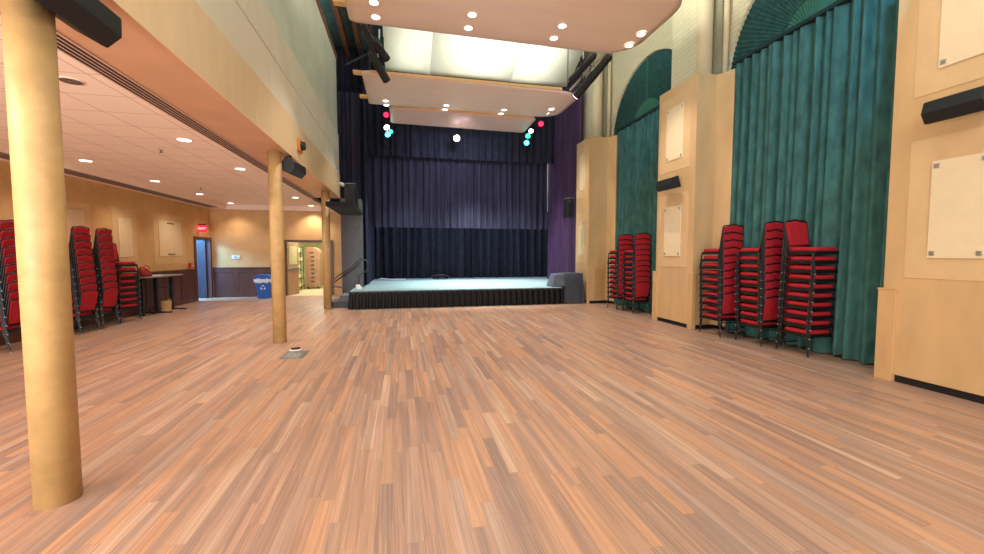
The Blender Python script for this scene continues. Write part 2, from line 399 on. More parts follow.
# ---- right wall with two arched recesses
XW = 6.75
def arch_z(y, c, r, zc):
    d = abs(y - c)
    return zc + math.sqrt(max(0, r * r - d * d)) if d < r else None
ARC = [(5.65, 1.95, 5.22), (10.6, 1.95, 5.22)]
wm = MB()
ycuts = [-1.5]
for c, r, zc in ARC:
    ycuts += [c + r * math.sin(-PI / 2 + PI * i / 40) for i in range(41)]
ycuts += [18.9]
for a, b_ in zip(ycuts, ycuts[1:]):
    mid = (a + b_) / 2; z0a = z0b = 0.0; inside = False
    for c, r, zc in ARC:
        if abs(mid - c) < r:
            inside = True
            z0a = zc + math.sqrt(max(0, r * r - (a - c) ** 2)); z0b = zc + math.sqrt(max(0, r * r - (b_ - c) ** 2))
    wm.add([(XW, a, z0a), (XW, b_, z0b), (XW, b_, 9), (XW, a, 9)], [(0, 3, 2, 1)])
    if inside:   # reveal
        wm.add([(XW, a, z0a), (XW, b_, z0b), (XW + 0.2, b_, z0b), (XW + 0.2, a, z0a)], [(0, 1, 2, 3)])
for c, r, zc in ARC:
    for s in (-1, 1):
        wm.add([(XW, c + s * r, 0), (XW + 0.2, c + s * r, 0), (XW + 0.2, c + s * r, zc), (XW, c + s * r, zc)], [(0, 1, 2, 3)])
wm.add([(XW + 0.2, -1.5, 0), (XW + 0.2, 18.9, 0), (XW + 0.2, 18.9, 9), (XW + 0.2, -1.5, 9)], [(0, 3, 2, 1)])
struct(wm.build('wall_right', M['brick']))

# ---- maple-clad piers on the right wall
def pier(idx, y0, y1, xf, flare):
    mb = MB()
    if flare:
        poly = [(xf, y0), (6.42, y0), (6.55, y0 - 0.32), (6.60, y0 - 0.30), (6.60, y0 + 0.02), (XW, y0 + 0.02), (XW, y1), (xf, y1)]
    else:
        poly = [(xf, y0), (XW, y0), (XW, y1), (xf, y1)]
    mb.prism(poly, 0.09, 5.33)
    o = struct(mb.build('wall_pier_%d' % idx, M['maple'], bevel=0.004))
    k = MB().box(xf + 0.02, XW, y0 + 0.02, y1 - 0.02, 0, 0.09)
    struct(k.build('baseboard_pier_%d' % idx, M['black']))
    return o
pier(1, 2.68, 4.02, 6.0, False)
pier(2, 7.5, 8.78, 5.95, True)
pier(3, 12.16, 13.17, 5.8, True)
# wall run behind pier 1 toward and past the camera
struct(MB().box(6.05, XW, -1.5, 2.68, 0, 5.33).build('wall_right_near', M['maple']))
# corner guards
def guard(i, x0, x1, y0, y1, z1):
    mb = MB().box(x0, x1, y0, y1, 0, z1 - 0.02)
    mb.box(x0 - 0.006, x1 + 0.0, y0 - 0.006, y1 + 0.006, z1 - 0.02, z1)
    struct(mb.build('trim_%d' % i, M['maple_dk'], bevel=0.005))
guard(10, 5.965, 6.12, 3.86, 4.055, 1.17)
guard(11, 5.925, 6.03, 7.465, 7.60, 1.19)
guard(12, 5.925, 6.03, 8.70, 8.86, 1.19)
guard(13, 5.77, 5.84, 12.13, 12.22, 5.30)

# brick pilasters that rise above the piers, each with round pipes beside it
for i, (y0, y1) in enumerate(((7.62, 8.78), (12.62, 13.7))):
    xp = 6.25
    struct(MB().box(xp, XW, y0 + 0.33, y1, 5.33, 9.0).build('wall_pilaster_%d' % (i + 1), M['brick']))
    mb = MB(); mb.cyl((xp + 0.17, y0 + 0.31, 5.33), (xp + 0.17, y0 + 0.31, 9), 0.17, n=24)
    tag(mb.build('downpipe', M['pipe'], smooth=True, loc=(xp + 0.17, y0 + 0.31, 5.33)),
        ['thick cream painted pipe rising above the nearer wood pier', 'thick cream painted pipe rising above the pier beside the stage'][i], 'pipe')
    mb = MB(); mb.cyl((xp + 0.40, y0 - 0.06, 5.33), (xp + 0.40, y0 - 0.06, 9), 0.055, n=16)
    tag(mb.build('conduit', M['pipe'], smooth=True, loc=(xp + 0.40, y0 - 0.06, 5.33)),
        ['slim cream conduit beside the thick pipe above the nearer wood pier', 'slim cream conduit beside the thick pipe above the stage-side pier'][i], 'pipe')
    struct(MB().box(xp + 0.34, XW, y0 + 0.0, y0 + 0.33, 5.33, 9.0).build('trim_%d' % (14 + i), M['pipe_dk']))

# ------------------------------------------------------------------ acoustic wall panels
def acoustic(label, plane, face, u0, u1, z0, z1, bu, bz0, bz1, border, inner, clips=True, grp=None):
    """plane 'r' = faces -X on a pier, 'l' = faces +X on the left wall; border u0..u1 z0..z1, inner inset"""
    s = -1 if plane == 'r' else 1
    t = thing('acoustic_panel', label, 'wall panel', (face, (u0 + u1) / 2, z0), 0, grp)
    du = (u1 - u0) / 2; H = z1 - z0
    iu = du - bu
    MB().box(s * 0.001, s * 0.006, -du, du, 0, H).build('border', border, t, bevel=0.004)
    MB().box(s * 0.006, s * 0.02, -iu, iu, bz0, H - bz1).build('panel', inner, t, bevel=0.006)
    if clips:
        for yy in (-iu + 0.05, iu - 0.05):
            for zz in (bz0 + 0.06, H - bz1 - 0.06):
                MB().box(s * 0.02, s * 0.03, yy - 0.025, yy + 0.025, zz - 0.025, zz + 0.025).build('clip', M['silver'], t, bevel=0.003)
    return t
for nm, face, c, hw in (('nearest wood pier at right edge', 6.0, 3.34, 0.47), ('middle wood pier', 5.95, 8.18, 0.51), ('wood pier beside the stage', 5.8, 12.7, 0.42)):
    acoustic('cream acoustic panel, upper one on the ' + nm, 'r', face, c - hw, c + hw, 3.46, 5.12, 0.22, 0.25, 0.24, M['border'], M['acoustic'])
    acoustic('cream acoustic panel, lower one on the ' + nm, 'r', face, c - hw, c + hw, 1.31, 2.95, 0.22, 0.24, 0.28, M['border'], M['acoustic'])
acoustic('wide cream panel on ochre wall behind the twin chair stacks', 'l', XL, 9.4, 10.95, 1.3, 2.72, 0.2, 0.2, 0.17, M['ochre_lt'], M['panel_lt'], False)
acoustic('narrow cream panel on ochre wall above the short chair stack', 'l', XL, 11.65, 12.55, 1.4, 2.77, 0.2, 0.12, 0.25, M['ochre_lt'], M['panel_lt'], False)
pc = acoustic('wide cream panel on ochre wall above the high table', 'l', XL, 13.3, 15.0, 1.3, 2.78, 0.24, 0.23, 0.2, M['ochre_lt'], M['panel_lt'], False)
for zz in (0.30, 1.22):
    MB().box(0.02, 0.035, -0.18, 0.18, zz - 0.012, zz + 0.012).build('hanging_rail', M['slot'], pc)

# ------------------------------------------------------------------ columns
for y, lab in ((3.1, 'round gold plaster column nearest the camera at left'), (7.94, 'round gold plaster column, second from camera, behind the floor plate'), (12.66, 'round gold plaster column farthest away, in front of the double doors')):
    mb = MB(); mb.cyl((-2.22, y, 0), (-2.22, y, 3.40), 0.112, n=48)
    tag(mb.build('column', M['column'], loc=(-2.22, y, 0), smooth=False), lab, 'column')
for o in bpy.data.objects:
    if o.name.startswith('column'):
        for p in o.data.polygons: p.use_smooth = len(p.vertices) == 4

# ------------------------------------------------------------------ low ceiling fittings
t = thing('linear_air_vent', 'long slotted air vent along the brown soffit edge of low ceiling', 'air vent', (-2.835, 7.0, 3.39))
MB().box(-0.115, 0.115, -8.4, 7.0, 0.0, 0.06).build('frame', M['slotframe'], t)
for k in range(4):
    x = -0.075 + k * 0.05
    MB().box(x - 0.013, x + 0.013, -8.4, 7.0, -0.004, 0.02).build('slot', M['slot'], t)
t = thing('air_slot', 'wide grey air slot in the ceiling along the ochre wall', 'air vent', (-6.53, 9.5, 3.25))
MB().box(-0.16, 0.16, -7.0, 6.6, -0.02, 0.02).build('frame', M['grey_strip'], t, bevel=0.005)
for k in range(3):
    x = -0.09 + k * 0.09
    MB().box(x - 0.012, x + 0.012, -6.98, 6.58, -0.024, 0.0).build('slot', plain('slot_grey', (104, 88, 78), 0.7) if k == 0 else bpy.data.materials['slot_grey'], t)

WARM = (1.0, 0.90, 0.79)
NUM = ['first', 'second', 'third', 'fourth', 'fifth', 'sixth', 'seventh', 'eighth', 'ninth', 'tenth']
def downlight(x, y, z, label, lit=True, r=0.095, grp='recessed ceiling downlights', tilt=None):
    t = thing('downlight', label, 'ceiling light', (x, y, z), 0, grp)
    rg = MB(); n = 28
    for k in range(n):
        a, b_ = 2*PI*k/n, 2*PI*(k+1)/n
        R = r * 1.18
        rg.add([(r*math.cos(a), r*math.sin(a), -0.012), (r*math.cos(b_), r*math.sin(b_), -0.012), (R*math.cos(b_), R*math.sin(b_), -0.004), (R*math.cos(a), R*math.sin(a), -0.004)], [(0, 1, 2, 3)])
        rg.add([(R*math.cos(a), R*math.sin(a), -0.004), (R*math.cos(b_), R*math.sin(b_), -0.004), (R*math.cos(b_), R*math.sin(b_), 0.01), (R*math.cos(a), R*math.sin(a), 0.01)], [(0, 1, 2, 3)])
    rg.build('trim_ring', M['trim_ring'], t)
    MB().cyl((0, 0, -0.010), (0, 0, 0.008), r, n=28).build('lens', M['lens'] if lit else M['lens_dim'], t)
    return t
k = 0
for i in range(6):
    y = 5.18 + 2.24 * i
    downlight(-3.38, y, ZC, 'round downlight in low tile ceiling, soffit-side row, %s from the camera%s' % (NUM[i], ', unlit' if i == 0 else ''), lit=(i != 0), grp='downlights of the low tile ceiling')
    if i != 0: lamp('SPOT', 'downlight_beam', (-3.38, y, ZC - 0.03), 150, WARM, (-3.38, y, 0), spot_size=2.1, spot_blend=0.8, shadow_soft_size=0.05)
for i in range(4):
    y = 9.45 + 2.24 * i
    downlight(-6.0, y, ZC, 'round downlight in low tile ceiling, wall-side row, %s from the camera' % NUM[i], grp='downlights of the low tile ceiling')
for i in range(7):   # the wall-side row goes on past the frame
    y = 9.45 + 2.24 * (i - 3)
    lamp('SPOT', 'downlight_beam', (-6.0, y, ZC - 0.03), 95, WARM, (-6.0, y, 0), spot_size=2.1, spot_blend=0.8, shadow_soft_size=0.05)
for y, e in ((2.5, 120), (0.3, 50)): lamp('SPOT', 'downlight_beam', (-3.38, y, ZC - 0.03), e, WARM, (-3.2, y + 0.2, 0), spot_size=2.5, spot_blend=0.6, shadow_soft_size=0.03)
for i, (x, y) in enumerate(((-4.1, 8.2), (-5.4, 12.6))):
    t = thing('sprinkler_head', 'small brass sprinkler head under low ceiling, ' + ('nearer the camera' if i == 0 else 'farther from the camera'), 'sprinkler', (x, y, ZC))
    MB().cyl((0, 0, -0.012), (0, 0, 0), 0.035, n=14).build('escutcheon', M['silver'], t)
    MB().cyl((0, 0, -0.05), (0, 0, -0.012), 0.012, n=10).cyl((0, 0, -0.055), (0, 0, -0.05), 0.028, n=12).build('deflector', M['beam_red'], t)

# ------------------------------------------------------------------ ceiling clouds over the hall
def cloud(label, x0, x1, y0, y1, z, r, mat, curl=0.0, taper=0.0, battens=True):
    t = thing('ceiling_cloud', label, 'ceiling panel', ((x0 + x1) / 2, (y0 + y1) / 2, z))
    hx, hy = (x1 - x0) / 2, (y1 - y0) / 2
    def out(nseg):
        p = []
        rl = 0.16
        for cx, cy, a0, rr in ((hx - r, hy - r, 0, r), (-hx + rl, hy - rl, 90, rl), (-hx + rl, -hy + rl, 180, rl), (hx - r, -hy + r, 270, r)):
            for k in range(nseg + 1):
                a = math.radians(a0 + 90 * k / nseg); p.append((cx + rr * math.cos(a), cy + rr * math.sin(a)))
        return p
    ol = out(10); n = len(ol)
    mb = MB(); rings = []
    # rings from centre outward so the underside can bow up at the ends
    fr = [0.0, 0.3, 0.55, 0.7, 0.8, 0.88, 0.95, 1.0]
    vs = []; fs = []
    for f in fr:
        for (x, y) in ol:
            xx, yy = x * f, y * f + 0.03 * (x * f + hx)
            bow = curl * (max(0, yy / hy - 0.6) / 0.4) ** 2 + curl * 1.2 * (max(0, xx / hx - 0.75) / 0.25) ** 2
            vs.append((xx, yy, bow))
    for k in range(len(fr) - 1):
        for i in range(n):
            fs.append((k*n+i, (k+1)*n+i, (k+1)*n+(i+1)%n, k*n+(i+1)%n))
    mb.add(vs, fs)
    o = mb.build('panel', mat, t, smooth=True, solid=0.05)
    o.modifiers['solid'].offset = -1
    # make sure underside normals look down so thickness goes up
    me = o.data
    bm = bmesh.new(); bm.from_mesh(me); bmesh.ops.remove_doubles(bm, verts=bm.verts, dist=1e-5); bmesh.ops.recalc_face_normals(bm, faces=bm.faces)
    if sum(fc.normal.z * fc.calc_area() for fc in bm.faces) > 0: bmesh.ops.reverse_faces(bm, faces=bm.faces)
    bm.to_mesh(me); bm.free()
    # wooden edge strip on the near long side, hanging rods, end battens
    MB().box(-hx + 0.2, hx - r, -hy - 0.015, -hy + 0.01, -0.004, 0.06).build('edge_strip', M['cloud_edge'], t)
    if battens:
        for yy in (-hy * 0.75, hy * 0.6):
            MB().box(-hx - 0.22, -hx + 0.3, yy - 0.07, yy + 0.07, 0.06, 0.13).build('batten', M['cloud_edge'], t)
    for sx in (-0.965, 0.965):
        MB().cyl((hx * sx, 0, 0.05), (hx * sx, 0, 9.0 - z), 0.012, n=8).build('hanging_rod', M['black'], t)
    return t
cloud('large curved maple ceiling cloud nearest the camera', -0.97, 4.97, 6.05, 8.47, 6.03, 0.75, M['cloud'], curl=0.03)
cloud('curved maple ceiling cloud in the middle, before the stage', -0.97, 4.97, 10.6, 12.93, 6.03, 0.75, M['cloud'], curl=0.06)
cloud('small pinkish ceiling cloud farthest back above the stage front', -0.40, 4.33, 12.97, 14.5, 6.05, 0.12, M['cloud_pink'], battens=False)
HALL = (1.0, 0.92, 0.83)
XS = (-0.47, 1.28, 3.05, 4.80)
PLACE = ('leftmost', 'second from left', 'third from left', 'rightmost')
for yr, row, cl in ((7.68, 'near row', 'nearest cloud'), (8.13, 'far row', 'nearest cloud'), (12.38, 'near row', 'middle cloud'), (12.80, 'far row', 'middle cloud')):
    for i, x in enumerate(XS):
        yy = yr; xx = x
        if i == 3: yy -= 0.05 if cl == 'nearest cloud' else 0.35; xx = 4.72 if cl == 'nearest cloud' else 4.45
        zz = 6.03 if not (cl == 'middle cloud' and row == 'far row') else 6.055
        downlight(xx, yy, zz - 0.004, 'round downlight in the %s, %s, %s' % (cl, row, PLACE[i]), r=0.078, grp='downlights of the ceiling clouds')
        lamp('SPOT', 'cloud_beam', (xx, yy, zz - 0.04), 150, HALL, (xx, yy, 0), spot_size=1.7, spot_blend=0.7, shadow_soft_size=0.05)
# the same rows of lights go on over the camera, outside the frame
for yr in (3.0, -0.5):
    for x in XS: lamp('SPOT', 'cloud_beam', (x, yr, 6.0), 85, HALL, (x, yr, 0), spot_size=2.2, spot_blend=0.7, shadow_soft_size=0.2)

# white reflector lit from below
t = thing('white_reflector', 'big glowing white curved reflector between the two maple clouds', 'ceiling panel', (2.45, 12.0, 7.2))
prof = [(1.15, 0.0), (-1.6, 1.3)]
prof = [(1.15 - 2.75 * k / 14, 0.30 * (2.75 * k / 14) + 0.062 * (2.75 * k / 14) ** 2) for k in range(15)]
for xa, xb in ((-2.95, -1.603), (-1.6, 0.997), (1.0, 2.93)):
    mb = MB().grid(lambda u, v: (xa + (xb - xa) * u, prof[int(v * 14 + 0.5)][0], prof[int(v * 14 + 0.5)][1]), 2, 14)
    mb.build('reflector_leaf', M['reflector'], t, solid=0.03, smooth=True)
lamp('AREA', 'uplight', (2.9, 11.5, 6.35), 72, (0.92, 1.0, 0.93), (2.9, 12.15, 8), shape='RECTANGLE', size=3.2, size_y=0.5)
lamp('AREA', 'uplight', (0.0, 12.2, 6.4), 10, (0.92, 1.0, 0.93), (0.0, 12.5, 8), shape='RECTANGLE', size=1.0, size_y=0.3)

# ------------------------------------------------------------------ curtains
def pleats(p0, p1, z0, z1, nfold, depth, nrm, seed, flare=0.0, hem=0.0, nz=10, per=10, irregular=0.35):
    rnd = random.Random(seed)
    p0 = Vector(p0 + (0,)); p1 = Vector(p1 + (0,)); nrm = Vector(nrm + (0,))
    ph = [rnd.uniform(-irregular, irregular) for _ in range(nfold + 2)]; am = [rnd.uniform(0.55, 1.2) for _ in range(nfold + 2)]
    sway = [rnd.uniform(-1, 1) for _ in range(nfold + 2)]
    nu = nfold * per
    def lerp(a, u):
        i = min(int(u), len(a) - 2); f = u - i; f = f * f * (3 - 2 * f); return a[i] * (1 - f) + a[i + 1] * f
    def fn(u, v):
        s = u * nfold
        a = lerp(am, s); q = lerp(ph, s)
        w = math.sin(2 * PI * (s + q))
        w = (abs(w) ** 0.75) * (1 if w > 0 else -1)
        w += 0.35 * math.sin(2 * PI * (s * 2.3 + q * 2)) * a
        k = 1.0 - 0.25 * v
        bot = (1 - v) ** 2
        d = depth * a * w * k + flare * bot
        x = p0 + (p1 - p0) * u + nrm * d
        x += (p1 - p0).normalized() * (lerp(sway, s) * 0.06 * bot)
        z = z0 + (z1 - z0) * v + (hem * math.sin(s * 2.1 + seed) * (1 if v == 0 else 0))
        return (x.x, x.y, z)
    return MB().grid(fn, nu, nz)
# green drapes in the two bays
t = thing('green_drape', 'tall green velvet drape between the nearest and middle piers', 'curtain', (6.62, 5.75, 0))
pleats((0, 1.47), (0, -1.72), 0.03, 5.44, 16, 0.085, (-1, 0), 3, flare=0.07, hem=0.02, nz=14).build('drape', M['green'], t, smooth=True)
MB().box(-0.09, 0.06, -1.72, 1.48, 5.42, 5.48).build('header', M['tape'], t)
t = thing('green_drape', 'tall green velvet drape between the middle pier and the stage', 'curtain', (6.62, 10.45, 0))
pleats((0, 1.40), (0, -1.45), 0.03, 5.44, 16, 0.075, (-1, 0), 8, flare=0.06, hem=0.02, nz=14).build('drape', M['green'], t, smooth=True)
MB().box(-0.09, 0.06, -1.45, 1.42, 5.42, 5.48).build('header', M['tape'], t)
# sunburst fan shades in the arches
for i, (c, r, zc) in enumerate(ARC):
    t = thing('fan_shade', ['pleated dark green sunburst shade in the nearer arch', 'pleated dark green sunburst shade in the farther arch'][i], 'window shade', (XW + 0.06, c, zc))
    NP = 64
    def fan(u, v, r0=0.7, r1=r - 0.01):
        a = PI * u; rr = r0 + (r1 - r0) * v
        d = 0.011 * (0.3 + 0.7 * v) * math.sin(u * NP * 2 * PI)
        return (-0.0 + d, -rr * math.cos(a), rr * math.sin(a))
    MB().grid(fan, NP * 8, 4).build('outer_fan', M['green_fan'], t, smooth=True)
    def fan2(u, v):
        a = PI * u; rr = 0.02 + 0.74 * v
        d = -0.05 * math.sin(PI * min(1, v)) - 0.03 + 0.012 * math.sin(u * 40 * 2 * PI)
        return (d, -rr * math.cos(a), rr * math.sin(a))
    MB().grid(fan2, 320, 6).build('inner_fan', M['green_lt'], t, smooth=True)
    MB().box(-0.05, 0.03, -0.02, 0.02, 0.75, r - 0.02).build('mullion', M['green_lt'], t)

# stage drapery
def drape(name, label, cat, p0, p1, z0, z1, nf, dep, nrm, seed, mat, **kw):
    mb = pleats(p0, p1, z0, z1, nf, dep, nrm, seed, **kw)
    c = ((p0[0] + p1[0]) / 2, (p0[1] + p1[1]) / 2, z0)
    return tag(mb.build(name, mat, loc=c, smooth=True), label, cat)
drape('stage_curtain', 'black floor-length curtain hanging at the back of the stage', 'curtain', (-2.2, 18.2), (6.7, 18.2), 0.54, 3.6, 27, 0.13, (0, -1), 11, M['navy_dk'], irregular=0.3)
drape('stage_valance', 'dark purple-navy middle drop hanging over the stage back curtain', 'curtain', (-1.62, 16.0), (5.74, 16.0), 2.62, 6.9, 28, 0.085, (0, -1), 12, M['navy'], nz=6, irregular=0.2)
drape('stage_valance', 'dark navy top border hung above the purple middle drop', 'curtain', (-2.4, 15.7), (6.3, 15.7), 5.22, 8.9, 32, 0.08, (0, -1), 13, M['navy_dk'], nz=6, irregular=0.2)
drape('stage_leg_curtain', 'narrow dark leg curtain at the left side of the stage opening', 'curtain', (-2.75, 14.6), (-1.38, 14.6), 3.42, 7.0, 9, 0.06, (0, -1), 14, M['navy'])
drape('stage_leg_curtain', 'dark leg curtain between grey wall and back curtain at left', 'curtain', (-1.3, 14.4), (-1.3, 17.9), 0.54, 8.5, 14, 0.06, (1, 0), 15, M['navy_dk'])
drape('stage_side_curtain', 'purple lit side curtain along the right of the stage', 'curtain', (5.98, 13.3), (5.98, 16.6), 0.54, 8.6, 16, 0.07, (-1, 0), 16, M['purple'])

# ------------------------------------------------------------------ stage
t = thing('stage', 'low stage with grey carpet deck and black pleated skirt', 'stage', (2.0, 15.0, 0))
ST = [(-1.55, 12.26), (4.96, 12.26), (4.96, 13.25), (6.5, 13.25), (6.5, 18.6), (-1.30, 18.6), (-1.30, 13.6), (-1.55, 13.6)]
STl = [(x - 2.0, y - 15.0) for x, y in ST]
MB().prism(STl, 0.47, 0.535).build('deck', M['deck'], t, bevel=0.008)
MB().box(-3.55, 2.96, -2.77, -2.735, 0.47, 0.515).build('deck_edge', M['deck_edge'], t)
MB().prism([(x * 0.985, y * 0.985 + 0.02) for x, y in STl], 0.0, 0.47).build('platform', M['voidblack'], t)
def skirt(u, v):
    s = u * 36
    f = s - math.floor(s)
    d = 0.012 + 0.045 * (1 - 0.6 * v) * (0.5 + 0.5 * math.sin(2 * PI * s)) + 0.014 * (f < 0.12)
    return (-3.56 + 6.53 * u, -2.745 - d, 0.005 + 0.485 * v)
MB().grid(skirt, 36 * 12, 5).build('skirt', M['skirt'], t, smooth=True)
def skirt2(u, v):
    s = u * 10
    return (-3.56 - 0.012 - 0.03 * (1 - v) * (0.5 + 0.5 * math.sin(2 * PI * s)), -2.75 + 1.3 * u, 0.005 + 0.485 * v)
MB().grid(skirt2, 80, 4).build('skirt', M['skirt'], t, smooth=True)

# steps and handrails at the left end
t = thing('stage_steps', 'short dark step unit at the left end of the stage', 'steps', (-1.85, 13.1, 0))
MB().box(-0.35, 0.24, -0.35, 0.55, 0, 0.18).build('lower_tread', M['deck_edge'], t, bevel=0.008)
MB().box(-0.05, 0.24, -0.35, 0.55, 0.18, 0.36).build('upper_tread', M['charcoal'], t, bevel=0.008)
def rail(label, pts, r=0.02, extra=None, loc=(0, 0, 0)):
    t = thing('handrail', label, 'handrail', loc)
    L = Vector(loc)
    MB().tube([Vector(p) - L for p in pts], r, n=10).build('rail', M['steel_rail'], t, smooth=True)
    for e in extra or []:
        MB().tube([Vector(p) - L for p in e], r, n=10).build('post', M['steel_rail'], t, smooth=True)
    return t
M['steel_rail'] = plain('dark_steel_rail', (70, 74, 80), 0.3, metal=0.6, var=0.05)
t = rail('sloping dark steel double handrail beside the stage steps', [(-2.36, 13.75, 0.50), (-2.38, 13.75, 0.62), (-2.3, 13.75, 0.72), (-1.5, 13.75, 1.36), (-1.44, 13.75, 1.38), (-1.42, 13.93, 1.38)],
     extra=[[(-2.20, 13.75, 0.70), (-1.5, 13.75, 1.22), (-1.44, 13.75, 1.30)], [(-2.36, 13.75, 0.52), (-2.25, 13.75, 0.56), (-2.0, 13.75, 0.54), (-1.92, 13.75, 0.46), (-1.92, 13.75, 0.18)]], loc=(-1.92, 13.75, 0.18))
rail('bent steel grab rail standing on the left end of stage', [(-1.42, 13.5, 0.535), (-1.42, 13.5, 0.92), (-1.36, 13.5, 0.98), (-1.18, 13.5, 1.06), (-1.14, 13.5, 1.12), (-1.14, 13.5, 1.34), (-1.18, 13.5, 1.4), (-1.36, 13.5, 1.44), (-1.42, 13.5, 1.42)], loc=(-1.42, 13.5, 0.535))
t = thing('power_box', 'small white box on the left front corner of stage', 'box', (-1.38, 12.95, 0.535))
MB().box(-0.07, 0.05, -0.06, 0.06, 0, 0.13).build('body', M['white'], t, bevel=0.012)
MB().box(0.05, 0.10, -0.05, 0.05, 0, 0.08).build('plug', M['white'], t, bevel=0.008)
t = thing('cable_strip', 'flat pale strip lying on the back left of the stage', 'strip', (-0.55, 17.4, 0.535))
MB().box(-0.5, 0.6, -0.06, 0.06, 0, 0.03).box(-0.45, -0.15, -0.1, 0.08, 0.03, 0.06).build('strip', M['white'], t, bevel=0.008)
t = thing('cable_bundle', 'dark arched cable bundle on stage before back curtain', 'cable', (1.5, 17.4, 0.535))
MB().tube([(0.45 * math.cos(PI * (1 - k / 14)), 0, 0.02 + 0.15 * math.sin(PI * k / 14)) for k in range(15)], 0.022, n=8).build('cable', M['steel_rail'], t, smooth=True)
MB().tube([(0.3 * math.cos(2 * PI * k / 20), 0.1 * math.sin(2 * PI * k / 20), 0.025) for k in range(20)], 0.02, n=8).build('coil', M['steel_rail'], t, smooth=True)

# covered equipment at the right end
def covered():
    mb = MB(); n = 96
    # super-ellipse box plan; the cloth flares and folds as it falls
    levels = [(0.985, 0.80), (0.98, 0.93), (0.955, 1.0), (0.75, 1.02), (0.5, 1.06), (0.25, 1.11), (0.01, 1.17)]
    hx, hy = 0.31, 0.36
    vs = [(0, 0, 0.985)]; fs = []
    for li, (z, s) in enumerate(levels):
        for k in range(n):
            a = 2 * PI * k / n; c, si = math.cos(a), math.sin(a); e = 0.22
            x = hx * (abs(c) ** e) * (1 if c >= 0 else -1); y = hy * (abs(si) ** e) * (1 if si >= 0 else -1)
            fold = 1 + (0.05 * math.sin(a * 11) + 0.03 * math.sin(a * 17 + 1)) * max(0, (0.95 - z))
            vs.append((x * s * fold, y * s * fold, z + (0.012 * math.sin(a * 6) if li == len(levels) - 1 else 0)))
    fs += [(0, 1 + k, 1 + (k + 1) % n) for k in range(n)]
    for li in range(len(levels) - 1):
        for k in range(n):
            fs.append((1 + li*n + k, 1 + (li+1)*n + k, 1 + (li+1)*n + (k+1) % n, 1 + li*n + (k+1) % n))
    return mb.add(vs, fs)
t = thing('covered_case', 'equipment case under a black cloth cover at right end of stage', 'covered case', (5.38, 12.62, 0))
covered().build('cover', M['cover'], t, smooth=True)
MB().add([(-0.72,-0.22,0.54),(-0.2,-0.3,0.54),(-0.2,0.32,0.54),(-0.74,0.32,0.54),(-0.60,-0.16,0.94),(-0.2,-0.2,0.97),(-0.2,0.3,0.97),(-0.60,0.28,0.95)], [(3,2,1,0),(4,5,6,7),(0,1,5,4),(1,2,6,5),(2,3,7,6),(3,0,4,7)]).build('cover_flap', M['cover_lit'], t, bevel=0.03)

# vent grille on the pier by the stage
t = thing('wall_vent', 'maple coloured vent grille low on the pier beside the stage', 'vent', (6.18, 12.16, 0.12))
MB().box(-0.19, 0.19, -0.015, 0, 0, 1.06).build('frame', M['maple_dk'], t, bevel=0.004)
g = MB()
for k in range(30): g.box(-0.155, 0.155, -0.022, -0.012, 0.05 + k * 0.032, 0.066 + k * 0.032)
g.build('louvres', plain('tan_louvre', (196, 150, 92), 0.5), t)

# ------------------------------------------------------------------ wall and soffit loudspeakers
def wedge_speaker(label, loc, rot, length=0.56, hang=None):
    t = thing('loudspeaker', label, 'loudspeaker', loc)
    Mx = Matrix.Rotation(rot[2], 4, 'Z') @ Matrix.Rotation(rot[1], 4, 'Y') @ Matrix.Rotation(rot[0], 4, 'X')
    L = length / 2
    poly = [(-0.12, -0.12), (0.10, -0.10), (0.13, 0.02), (0.06, 0.13), (-0.12, 0.13)]
    MB().prism([(a, b_) for a, b_ in poly], -L, L, 'y').xf(Mx).build('cabinet', M['speaker'], t, bevel=0.008)
    g = MB().box(0, 0.006, -L + 0.02, L - 0.02, -0.115, 0.0)
    g.xf(Mx @ Matrix.Translation((0.102, 0, 0.008)) @ Matrix.Rotation(math.radians(14), 4, 'Y')).build('grille', M['grille'], t)
    if hang:
        h = Vector(hang) - Vector(loc)
        MB().tube([Mx @ Vector((-0.02, 0, 0.10)), h], 0.014, n=8).cyl(h - h.normalized() * 0.02, h, 0.05, n=12).build('bracket', M['black'], t)
    return t
wedge_speaker('black loudspeaker hanging under the soffit at top left by nearest column', (-2.06, 3.10, 3.19), (0, math.radians(34), math.radians(0)), 0.74, (-2.14, 3.2, 3.40))
wedge_speaker('black loudspeaker hanging under the soffit at the second column', (-1.98, 8.22, 3.17), (0, math.radians(30), math.radians(-10)), 0.52, (-2.05, 8.2, 3.40))
wedge_speaker('black loudspeaker bracketed on the nearest wood pier at right edge', (5.73, 3.24, 3.16), (0, math.radians(18), PI), 0.5, (6.0, 3.2, 3.18))
wedge_speaker('black loudspeaker bracketed on the middle wood pier', (5.74, 8.10, 3.14), (0, math.radians(18), PI), 0.52, (5.95, 8.12, 3.16))
# upright speakers either side of the stage
def upright(label, loc, w, d, h, hangz=None):
    t = thing('stage_loudspeaker', label, 'loudspeaker', loc)
    MB().prism([(-w/2, d/2), (-w/2 * 0.7, -d/2 + 0.03), (0, -d/2), (w/2 * 0.7, -d/2 + 0.03), (w/2, d/2)][::-1], 0, h).build('cabinet', M['speaker'], t, bevel=0.01)
    MB().box(-w/2 * 0.62, w/2 * 0.62, -d/2 - 0.008, -d/2 + 0.02, 0.04, h - 0.14).build('grille', M['grille'], t)
    MB().box(-w/2 * 0.75, w/2 * 0.75, -d/2 - 0.01, d/2 - 0.02, h, h + 0.02).build('top_plate', M['glide'], t)
    if hangz: MB().cyl((0, 0, h + 0.02), (0, 0, hangz - loc[2]), 0.015, n=8).build('hanging_pipe', M['black'], t)
    return t
upright('tall black loudspeaker standing on the black ledge left of stage', (-1.52, 12.7, 2.98), 0.38, 0.35, 0.66)
upright('black loudspeaker hung beside the purple side curtain right of stage', (5.28, 12.55, 2.78), 0.30, 0.3, 0.62, 6.02)

